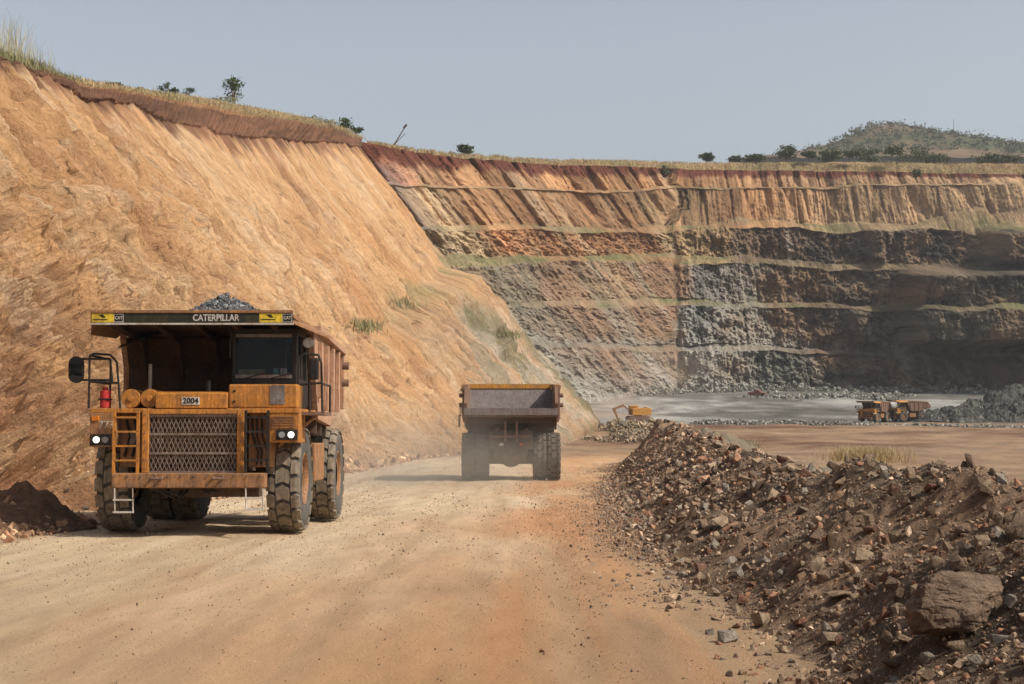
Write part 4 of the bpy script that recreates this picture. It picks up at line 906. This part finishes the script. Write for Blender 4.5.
    MB().box(-1.85, 1.97, -1.95, -1.84, 3.99, 4.02).build('fascia_lip', 'white', body)
    m = MB()
    for x in (-1.5, -.75, 0, .75, 1.5): m.prism([(.95, 3.0), (.75, 3.95), (-1.8, 4.10), (-1.8, 4.04), (.4, 3.8), (1.2, 2.5), (1.45, 2.4)], x-.05, x+.05)
    m.build('canopy_beams', 'underbody_shade', body)
    MB().box(-1.85, 1.85, .9, .99, 2.5, 3.3).build('front_plate', 'underbody_shade', body)
    if full:
        text('lettering', 'CATERPILLAR', .175, 'white', fa, (.52, -1.934, 4.115), sx=.82, bold=.004)
        for xa, xb, xc in ((-1.82, -1.40, -1.31), (1.34, 1.77, 1.865)):
            MB().box(xa, xb, -1.935, -1.93, 4.03, 4.2).build('yellow_decal', 'decal', fa)
            MB().box(xa+.03, xa+.3, -1.938, -1.9355, 4.075, 4.095).build('decal_stripe', 'fascia', fa); MB().add([(xa+.2, -1.938, 4.12), (xa+.27, -1.938, 4.12), (xa+.22, -1.938, 4.18), (xa+.12, -1.938, 4.18)], [(0, 1, 2, 3)]).build('decal_stripe', 'fascia', fa); MB().box(xc-.09, xc+.09, -1.9325, -1.9305, 4.035, 4.195).build('badge_rim', 'white', fa)
            MB().box(xc-.078, xc+.078, -1.9355, -1.933, 4.05, 4.18).build('badge', 'black', fa); text('badge_lettering', 'CAT', .085, 'white', fa, (xc, -1.938, 4.115), ext=.002, bold=.002, sx=.85)
        MB().box(-.16, .18, -1.672, -1.66, 2.49, 2.63).build('number_plate', 'white', root); text('plate_lettering', '2004', .15, 'black', root, (.01, -1.676, 2.56), ext=.002, bold=.004)
        bo = MB()
        for x in list(np.linspace(-1.35, 1.38, 12)):
            for z in (.97, 1.15): bo.cyl((x, -1.86, z), (x, -1.885, z), .018, 6)
        for z in np.linspace(1.3, 2.3, 7):
            for x in (-.835, .965): bo.cyl((x, -1.7, z), (x, -1.72, z), .014, 6)
        tag(bo.build('bolts', 'steel', root), kind='stuff')
        for sx in (-.55, .6): MB().tube([(sx-.09, -1.87, 1.12), (sx-.09, -1.98, 1.1), (sx+.09, -1.98, 1.1), (sx+.09, -1.87, 1.12)], .025, 8).build('tow_hook', 'bodysteel', root)
        for k, x in enumerate((-.62, -.5, .2, .35)): MB().tube([(x, -1.5, 1.25), (x+.05, -1.55, .85), (x+.3, -1.4, .7+.04*k), (x+.45, -1.0, .95)], .022, 6).build('hose', 'black', root)
        for x in (1.12, 1.2, 1.3): MB().tube([(x, -1.32, 2.25), (x+.02, -1.36, 1.9), (x+.12, -1.34, 1.6), (x+.1, -1.3, 1.35)], .02, 6).build('hose', 'black', root)
        for x in (-1.3, -1.15): MB().tube([(x, -1.28, 2.2), (x+.08, -1.3, 1.9), (x-.02, -1.32, 1.5)], .03, 6).build('hose', 'black', root)
        MB().box(-1.25, -1.08, -1.32, -1.25, 1.75, 1.98).build('filter_box', 'steel', root, .01)
        MB().cyl((.3, -1.45, 2.76), (.3, -1.45, 2.95), .05, 12).build('filler_cap', 'black', root)
        for z in (2.55, 2.75): MB().box(.80, .84, -1.596, -1.58, z-.02, z+.02).build('latch', 'black', root)
        MB().box(-.2, .0, -1.66, -1.645, 1.72, 1.86).build('grille_hole', 'black', root) if False else None
        text('model_lettering', '773', .2, 'white', root, (-1.585, -1.664, 2.1), ext=.002)
    # cab-side hoses etc.
    return root
M['dullred'] = paint('dusty red paint', (.28, .07, .045), .7, (.28, .16, .11), .8)
M['drab'] = paint('drab cloth', (.28, .24, .12), .9, (.2, .17, .1), .4)
M['teal'] = paint('teal sticker', (.12, .38, .36), .6, (.3, .35, .3), .3)

near = empty('haul_truck', (-6.1, 29.0, road_z(29)), (-.06, 0, 0)); make_truck(near, True)
tag(near, 'loaded ochre mining haul truck number 2004 driving toward the camera at left, headlights on', 'haul truck', 'mining haul trucks')
far = empty('haul_truck', (-.04, 67.6, road_z(67.6)), (.06, 0, math.pi)); make_truck(far, False, yel='yellow_far')
tag(far, 'empty haul truck seen from behind driving away down the middle of the road', 'haul truck', 'mining haul trucks')
# the two in the pit
proto = empty('haul_truck', (0, 0, 0)); make_truck(proto, False, yel='yellow_far', under='yellow_dirty')
p1 = px(869, 420, 296); proto.location = (p1.x, 296, floor_z(296)); proto.rotation_euler = (0, 0, R(-40))
tag(proto, 'ochre haul truck parked nearer the left of the pair on the grey pit floor', 'haul truck', 'mining haul trucks')
second = copy_tree(proto); p2 = px(899, 420, 300); second.location = (p2.x, 300, floor_z(300)); second.rotation_euler = (0, 0, R(-75))
tag(second, 'ochre haul truck on the right of the pair beside the grey blasted rock', 'haul truck', 'mining haul trucks')

# ore in the near truck
def ore():
    n = 90; u = np.linspace(-1, 1, n); U, V = np.meshgrid(u, u); X = U*1.8; Y = 2.3+V*2.3
    r = np.sqrt((X/1.75)**2+((Y-1.9)/2.3)**2); Z = 4.0-.06+.95*np.clip(1-r, 0, 1)**.95+.04*fbm(X*4, Y*4, 4, 140)-.9*np.clip(r-1, 0, 1)
    c = np.array([.06, .06, .062])*(1+.5*fbm(X*5, Y*5, 3, 141))[..., None]
    P = np.stack([X-6.1, 29+Y, Z+road_z(29)-.06*Y], -1)
    o = grid_obj('ore_load', P, c, M['rock'], smooth=False); tag(o, 'heap of dark grey ore filling the body of the near truck', 'ore', kind='stuff')
    k = 4200; a = rng.random(k)*6.283; rr = np.sqrt(rng.random(k))*.92; X = np.cos(a)*rr*1.7; Y = 1.9+np.sin(a)*rr*2.1
    Z = 3.97+.97*(1-rr)**.95; pos = np.stack([X-6.1, 29+Y, Z+road_z(29)-.06*Y], -1)
    rock_stuff('ore_lumps', pos, np.clip(.04*(1-rng.random(k))**(-.5), .04, .16), rcols(k, np.array([[.07, .07, .07], [.12, .12, .12], [.18, .175, .17], [.05, .05, .05]])), 'grey ore lumps heaped on top of the near truck load', 'ore')
ore()

# ------------------------------------------------------------------ excavator and pickup in the pit
def excavator():
    p = px(638, 418, 298); r = empty('excavator', (p.x, 298, floor_z(298)+.25), (0, 0, R(15)))
    for sx in (-1.2, 1.2):
        MB().prism([(-2.3, .25), (-2.0, 0), (2.0, 0), (2.3, .25), (2.3, .75), (2.0, .95), (-2.0, .95), (-2.3, .75)], sx-.3, sx+.3).build('track', 'bodysteel', r, .03)
    MB().cyl((0, 0, .9), (0, 0, 1.15), .8, 20).build('slew_ring', 'black', r)
    up = MB().prism([(-1.5, 1.15), (-1.5, 2.5), (1.9, 2.7), (2.4, 2.4), (2.4, 1.15)], -.2, 1.4).build('house', 'yellow_far', r, .05)
    MB().prism([(1.5, 1.15), (2.5, 1.2), (2.5, 2.6), (1.5, 2.8)], -1.3, 1.38).build('counterweight', 'yellow_far', r, .08)
    c = MB().box(-1.35, -.3, -1.7, .2, 1.15, 3.1).build('cab', 'yellow_far', r, .05); MB().box(-1.37, -.28, -1.72, -.4, 2.0, 2.95).build('cab_window', 'glass', c)
    MB().prism([(-1.2, 1.5), (-3.2, 3.4), (-5.3, 2.6), (-5.2, 2.3), (-3.1, 2.9), (-1.0, 1.3)], .0, .4).build('boom', 'yellow_dirty', r)
    MB().prism([(-5.0, 2.8), (-5.5, 2.5), (-4.4, .3), (-4.15, .4)], .02, .38).build('stick', 'yellow_dirty', r)
    MB().prism([(-4.5, .5), (-5.2, -.3), (-4.6, -.8), (-3.8, -.5), (-3.9, .4)], -.35, .75).build('bucket', 'bodysteel', r)
    r.rotation_euler = (0, 0, R(-80)); tag(r, 'small ochre excavator with boom lowered to the left below the end of the clay wall', 'excavator')
excavator()
def pickup():
    D = 395; r = empty('pickup', ((757-512)/F*D, D, floor_z(D)+.1), (0, 0, R(70)))
    MB().prism([(-2.4, .5), (-2.4, .95), (-1.3, 1.05), (-.6, 1.65), (.7, 1.7), (.8, 1.1), (2.4, 1.1), (2.4, .5)], -.85, .85).build('body', 'dullred', r, .04)
    MB().box(-.87, .87, -.7, .6, 1.12, 1.55).build('window', 'glass', r)
    for sx in (-.8, .8):
        for yy in (-1.5, 1.5): MB().cyl((sx-.1, yy, .38), (sx+.1, yy, .38), .38, 16).build('wheel', 'black', r)
    tag(r, 'small red pickup far away on the pit floor', 'pickup')
pickup()

# ------------------------------------------------------------------ vegetation
def leaves_mesh(name, cents, size, mat, parent=None, up=0.3, aspect=.6):
    cents = np.asarray(cents); n = len(cents); Rm = rotm(n); s = size*rng.uniform(.6, 1.3, n)
    q = np.array([[-.5, -aspect/2, 0], [.5, -aspect/2, .08], [.5, aspect/2, 0], [-.5, aspect/2, .08]])
    V = np.einsum('nij,vj->nvi', Rm, q)*s[:, None, None]+cents[:, None, :]
    return mesh_np(name, V.reshape(-1, 3), np.arange(4*n).reshape(-1, 4), M[mat], parent=parent)
def tree(name, loc, h, w, label, cat='tree', group=None, mat='leaf', clumps=10, leaf=None, dens=60, trunk=True, stems=1, airy=.22):
    r = empty(name, loc, (0, 0, random.uniform(0, 6))); tag(r, label, cat, group)
    tk = MB(); cs = []
    lf = leaf or h*.05
    for s_ in range(stems):
        bx_ = random.uniform(-.1, .1)*w*(stems > 1); top = Vector((random.uniform(-.15, .15)*w, random.uniform(-.15, .15)*w, h*.55))
        tk.cyl((bx_, 0, -.15), top*.6, h*.03, 7, h*.02)
        for k in range(max(2, clumps//stems)):
            a = random.uniform(0, 6.283); rr = w*.5*random.uniform(.25, .85); z = h*random.uniform(.38, .95); rr *= 1.15-.5*abs(z/h-.62)
            e = Vector((math.cos(a)*rr, math.sin(a)*rr, z)); tk.cyl(top*random.uniform(.4, .6), e, h*.014, 5, h*.005)
            cs.append(e)
    tk.build('trunk', 'bark', r)
    pts = []
    for e in cs:
        for _ in range(dens): pts.append(e+Vector((random.gauss(0, 1)*w*airy*.55, random.gauss(0, 1)*w*airy*.55, random.gauss(0, 1)*h*airy*.38)))
    leaves_mesh('crown', [tuple(p) for p in pts], lf, mat, r)
    return r
def lw_at(x, vsel=1.97, dz=0):   # point on the left rim seen at image column x
    j = np.argmin(abs(LW['v']-vsel)); X = LW['X'][:, j]; Y = LW['Yw'][:, j]; Z = LW['Z'][:, j]; m = (Y > 60) & (Y < 285)
    i = np.argmin(np.where(m, abs(512+X/Y*F-x), 1e9)); return Vector((X[i], Y[i], Z[i]+dz))
p = lw_at(237); tree('tree', p+Vector((-1, 3, -.3)), 4.6, 3.4, 'open branched dark tree alone on the left rim against the sky', clumps=14, leaf=.26, dens=34, airy=.17)
tree('shrub', lw_at(231)+Vector((-1, 1, -.3)), 1.5, 3.4, 'low olive shrub at the foot of the open branched tree', 'shrub', mat='olivegrass', clumps=9, leaf=.16, dens=60)
for x, h, w, lab in ((169, 1.9, 1.8, 'small dark shrub left of the pair on the left rim'), (176, 1.3, 1.2, 'lower shrub in the middle of the small rim group'), (188, 1.5, 1.6, 'small dark shrub right of the group on the left rim'), (143, .9, 1.0, 'tiny dark shrub farthest left on the rim'), (113, .7, 1.5, 'low dry bush near the left end of the rim')):
    tree('shrub', lw_at(x)+Vector((-.5, 1.5, -.2)), h, w, lab, 'shrub', clumps=7, leaf=.16, dens=34)
tree('tree', lw_at(349)+Vector((-2, 8, .6)), 3.0, 3.6, 'left rounded tree of the close pair above the red band', clumps=9, leaf=.3, dens=60)
tree('tree', lw_at(357)+Vector((-1, 8, .5)), 2.6, 2.8, 'right smaller tree of the close pair above the red band', clumps=8, leaf=.3, dens=50)
tree('shrub', lw_at(328)+Vector((-2, 2, -.3)), 1.6, 6, 'low broad olive shrub left of the close pair of trees', 'shrub', mat='olivegrass', clumps=9, leaf=.22, dens=70)
xs_, cr_, gh_ = FW
def rim(x, back=15):
    i = np.argmin(abs(xs_-x)); p = cr_[i]; y = p[1]+back; return Vector((p[0]*y/p[1], y, p[2]+gh_[i]+.2-(.0 if back < 20 else (back-15)*.02)))
for x, h, w, back, lab in ((470, 1.8, 4.6, 16, 'dark rounded bush alone on the rim right of the leaning mast'), (708, 3.0, 4.2, 18, 'small dark bush farthest left of the row on the far rim'), (737, 2.4, 5, 20, 'low bush second from left on the far rim'), (755, 3.2, 7, 20, 'broad low bush left of the largest bush on the far rim'), (787, 5.0, 7.5, 20, 'largest dark bush on the far rim left of the hill'), (833, 4.2, 8, 22, 'dark bush in front of the left foot of the hill'), (853, 2.6, 5, 8, 'small bush on the grass below the left hill foot'), (872, 4.4, 8, 22, 'dense bush in front of the middle of the hill'), (893, 3.2, 6.5, 6, 'bush on the grass just above the far wall crest'), (917, 6.0, 13, 30, 'wide dark green thicket in front of the hill centre'), (940, 5.0, 10, 30, 'rounded green thicket right of the wide one before the hill'), (985, 4.0, 9, 28, 'low thicket at the right foot of the hill'), (1008, 3.6, 10, 24, 'bush at the right edge in front of the hill'), (810, 2.5, 5, 10, 'small bush right of the largest rim bush')):
    tree('shrub', rim(x, back), h*1.15, w, lab, 'shrub', clumps=14, leaf=.55, dens=70, mat='leaf_far' if x > 840 else 'leaf')
tree('shrub', px(916, 176, 474)+Vector((0, -1, -2)), 4.2, 3, 'slim shrub growing out of the top bench face below the hill', 'shrub', clumps=8, leaf=.4, dens=50)
tree('shrub', rim(669, -1.5)+Vector((0, 0, -7)), 3.4, 2.6, 'slim green shrub growing at the corner of the far rim', 'shrub', clumps=8, leaf=.4, dens=50)
# scrub on the hill
def hill_scrub():
    n = 420; x = 800+rng.random(n)*300; u = rng.random(n)*-.9
    top = (350-hill_top(x))/F*HD; base = 170/F*HD; Z = base+(top-base)*(1-np.abs(u)**1.4); Y = HD+u*150; X = (x-512)/F*HD
    cents = []
    for i in range(n):
        s = random.uniform(.8, 3.4); k = 26
        cents.append(np.stack([X[i]+rng.normal(0, s, k), Y[i]+rng.normal(0, s, k), Z[i]+np.abs(rng.normal(0, s*.7, k))+.3], -1))
    tag(leaves_mesh('hill_scrub', np.concatenate(cents), 1.5, 'leaf_far'), 'dark green scrub dotted over the distant hill', 'scrub', kind='stuff')
    tree('tree', (px(888, 129, HD)), 6, 8, 'lone small tree on the summit of the hill', clumps=9, leaf=1.1, dens=40)
hill_scrub()
# grass
def blades(name, roots, hts, width, mat, label, lean=.25, cat='grass'):
    roots = np.asarray(roots); n = len(roots); a = rng.random(n)*6.283; L = rng.normal(0, lean, (n, 2))*hts[:, None]
    w = np.stack([np.cos(a), np.sin(a), np.zeros(n)], -1)*width
    mid = roots+np.stack([L[:, 0]*.35, L[:, 1]*.35, hts*.6], -1); tip = roots+np.stack([L[:, 0], L[:, 1], hts], -1)
    V = np.stack([roots-w, roots+w, mid+w*.8, mid-w*.8, tip+w*.25, tip-w*.25], 1).reshape(-1, 3); b = np.arange(n)[:, None]*6
    return tag(mesh_np(name, V, np.concatenate([b+[0, 1, 2, 3], b+[3, 2, 4, 5]]), M[mat]), label, cat, kind='stuff')
def rim_grass():
    # tall grass at the top left
    R_ = []; H_ = []; R2 = []; H2 = []
    for _ in range(520):
        x = random.triangular(-40, 62, 10); p = lw_at(max(-30, min(60, x)), 1.9+.08*random.random()); R_.append((p.x+random.uniform(-1.4, .6), p.y+random.uniform(-1, 1), p.z-.3)); H_.append(random.uniform(.4, 1)**1.5*(3.3 if x < 25 else 2.3))
    blades('tall_grass', R_, np.array(H_), .014, 'straw', 'tall pale seeding grass on the rim at the top left', .16)
    for _ in range(2600):
        x = random.uniform(-30, 70); p = lw_at(x, 1.75+.2*random.random()); R2.append((p.x+random.uniform(-1.2, .9), p.y+random.uniform(-1, 1), p.z-.2)); H2.append(random.uniform(.15, .65)*(1 if x < 45 else .5))
    blades('olive_grass', R2, np.array(H2), .02, 'olivegrass', 'olive green grass fringe on the rim at the top left', .35)
    R3 = []; H3 = []
    for _ in range(9000):
        x = random.uniform(70, 362); p = lw_at(x, random.uniform(1.75, 2.05)); R3.append((p.x+random.uniform(-1.5, 1), p.y+random.uniform(-1, 1), p.z-.15)); H3.append(random.uniform(.1, .38))
    blades('dry_grass', R3, np.array(H3), .035, 'drygrass', 'short dry grass along the rim above the clay wall', .4)
    R4 = []; H4 = []
    for _ in range(16000):
        x = random.uniform(370, 1100); p = rim(x, random.uniform(2, 18)); u = 0
        i = np.argmin(abs(xs_-x)); bk = random.uniform(3, 17); t = min(1, bk/16)
        y = cr_[i][1]+bk; R4.append((cr_[i][0]*y/cr_[i][1], y, cr_[i][2]+gh_[i]*(t*t*(3-2*t)*.8+.2*t)-.2)); H4.append(random.uniform(.2, .75)*random.choice([.6, 1, 1.2]))
    blades('rim_grass', R4, np.array(H4), .09, 'drygrass', 'dry straw coloured grass bank along the top of the far wall', .4)
rim_grass()
def tuft(x, D, z, w, h, n, mat, label, name='grass_tuft', bw=.02):
    X = (x-512)/F*D; R_ = np.stack([X+rng.normal(0, w, n), D+rng.normal(0, w, n), np.full(n, z)], -1)
    blades(name, R_, rng.uniform(.3, 1, n)*h, bw, mat, label, .4)
gz = lambda x, D: float(ground_z(np.float64((x-512)/F*D), np.float64(D)))
tuft(735, 140, gz(735, 140)+1.8, 1.0, 1.7, 1500, 'olivegrass', 'olive grass tuft growing on the side of the spoil mound')
tuft(866, 128, -9.8, 1.5, 1.5, 1800, 'drygrass', 'yellowish dry grass tuft behind the windrow crest')
for x, y, D, w in ((395, 305, 232, 2.2), (358, 327, 208, 2.0), (418, 300, 245, 2.0), (462, 290, 262, 2.0), (505, 335, 258, 2), (430, 308, 248, 1.5)):
    j = np.argmin((512+LW['X']/LW['Yw']*F-x)**2+(350-LW['Z']/LW['Yw']*F-y)**2+1e4*(LW['Yw'] < 100)); P0 = Vector((LW['X'].flat[j], LW['Yw'].flat[j], LW['Z'].flat[j]))
    n = 500; R_ = np.stack([P0.x+rng.normal(0, w*.7, n), P0.y+rng.normal(0, w*1.5, n), P0.z-.3+rng.normal(0, .25, n)], -1)
    blades('ledge_grass', R_, rng.uniform(.3, 1.3, n), .05, 'olivegrass', 'dry olive grass clump on the ledge of the clay wall', .5)

# leaning mast and hill mast
p = lw_at(362)+Vector((0, 0, 0)); b0 = px(394, 140, 305); b1 = px(406, 125, 305)
m_ = empty('leaning_mast', b0); d_ = b1-b0
MB().cyl((0, 0, -1), tuple(d_), .16, 6, .1).build('pole', 'chassis', m_); MB().cyl(tuple(d_*.8), tuple(d_*1.05), .26, 6).build('pole_head', 'chassis', m_); MB().cyl((0, 0, -1), tuple(Vector((d_.x*.7+.6, 0, d_.z*.45))), .06, 5).build('stay', 'chassis', m_)
tag(m_, 'thin dark mast leaning right on the rim at the corner of the pit', 'mast')
b0 = px(954, 140, HD); m_ = empty('radio_mast', b0); MB().cyl((0, 0, -4), (0, 0, 18), .35, 6, .15).build('pole', 'steel', m_); tag(m_, 'faint thin radio mast standing on the hill ridge', 'mast')

# ------------------------------------------------------------------ air
def volume(name, V, density, col, label=None, noise_amt=None, aniso=.2):
    m = bpy.data.materials.new(name); m.use_nodes = True; t = m.node_tree; t.nodes.clear()
    o = nd(t, 'ShaderNodeOutputMaterial'); v = nd(t, 'ShaderNodeVolumePrincipled'); v.inputs['Color'].default_value = (*col, 1); v.inputs['Density'].default_value = density; v.inputs['Anisotropy'].default_value = aniso
    t.links.new(v.outputs[0], o.inputs['Volume'])
    return m, t, v
hm, _, _ = volume('haze air', None, .00015, (.95, .95, .97))
hz = MB().box(-900, 1500, -60, 1480, -18, 290).build('haze', hm); tag(hz, 'thin pale haze over the whole pit', 'haze', kind='stuff')

# dust raised by the trucks: soft volumes that thin out toward their edges
def dust(name, loc, rad, dens, label):
    m, t, v = volume(name+' air', None, 0, (.95, .82, .66))
    tc = nd(t, 'ShaderNodeTexCoord'); ln = nd(t, 'ShaderNodeVectorMath', operation='LENGTH'); t.links.new(tc.outputs['Object'], ln.inputs[0])
    mr = nd(t, 'ShaderNodeMapRange'); mr.inputs['From Min'].default_value = 1; mr.inputs['From Max'].default_value = .2; mr.inputs['To Max'].default_value = dens; t.links.new(ln.outputs['Value'], mr.inputs['Value'])
    n = nd(t, 'ShaderNodeTexNoise'); n.inputs['Scale'].default_value = 2.2; n.inputs['Detail'].default_value = 3; t.links.new(tc.outputs['Object'], n.inputs['Vector'])
    r = ramp(t, n.outputs[0], [(.35, .1), (.65, 1.0)]); mm = nd(t, 'ShaderNodeMath', operation='MULTIPLY'); t.links.new(mr.outputs[0], mm.inputs[0]); t.links.new(r.outputs[0], mm.inputs[1]); t.links.new(mm.outputs[0], v.inputs['Density'])
    bm = bmesh.new(); bmesh.ops.create_icosphere(bm, subdivisions=3, radius=1); me = bpy.data.meshes.new(name); bm.to_mesh(me); bm.free(); me.materials.append(m)
    o = bpy.data.objects.new(name, me); C.objects.link(o); o.location = loc; o.scale = rad; tag(o, label, 'dust', kind='stuff')
dust('road_dust', (-4, 56, road_z(56)+.9), (7, 19, 2.8), .065, 'pale dust hanging over the road between the two haul trucks')
dust('pit_dust', (26, 395, -6), (40, 26, 13), .017, 'whitish dust hanging at the foot of the lowest benches')

# crumbled clods banked against the foot of the wall beside the near truck
mound('fallen_clod_heap', -10.9, 30.0, 2.4, 2.8, .6, (.22, .12, .07), (.15, .085, .05), 511, mat='rubble', n=170, rough=.42)  # soil tone darkened to stand in for the truck's shadow
heap_rocks('fallen_clods', 'clods coloured dark for truck shade, heaped at the foot of the wall left of the near truck', [(-10.9, 30.0, 2.2, 2.6, .75), (-10.0, 28.2, 1.1, 1.2, .1)], 5200, .045, .34, [[.22, .12, .07], [.16, .09, .055], [.28, .17, .1]])
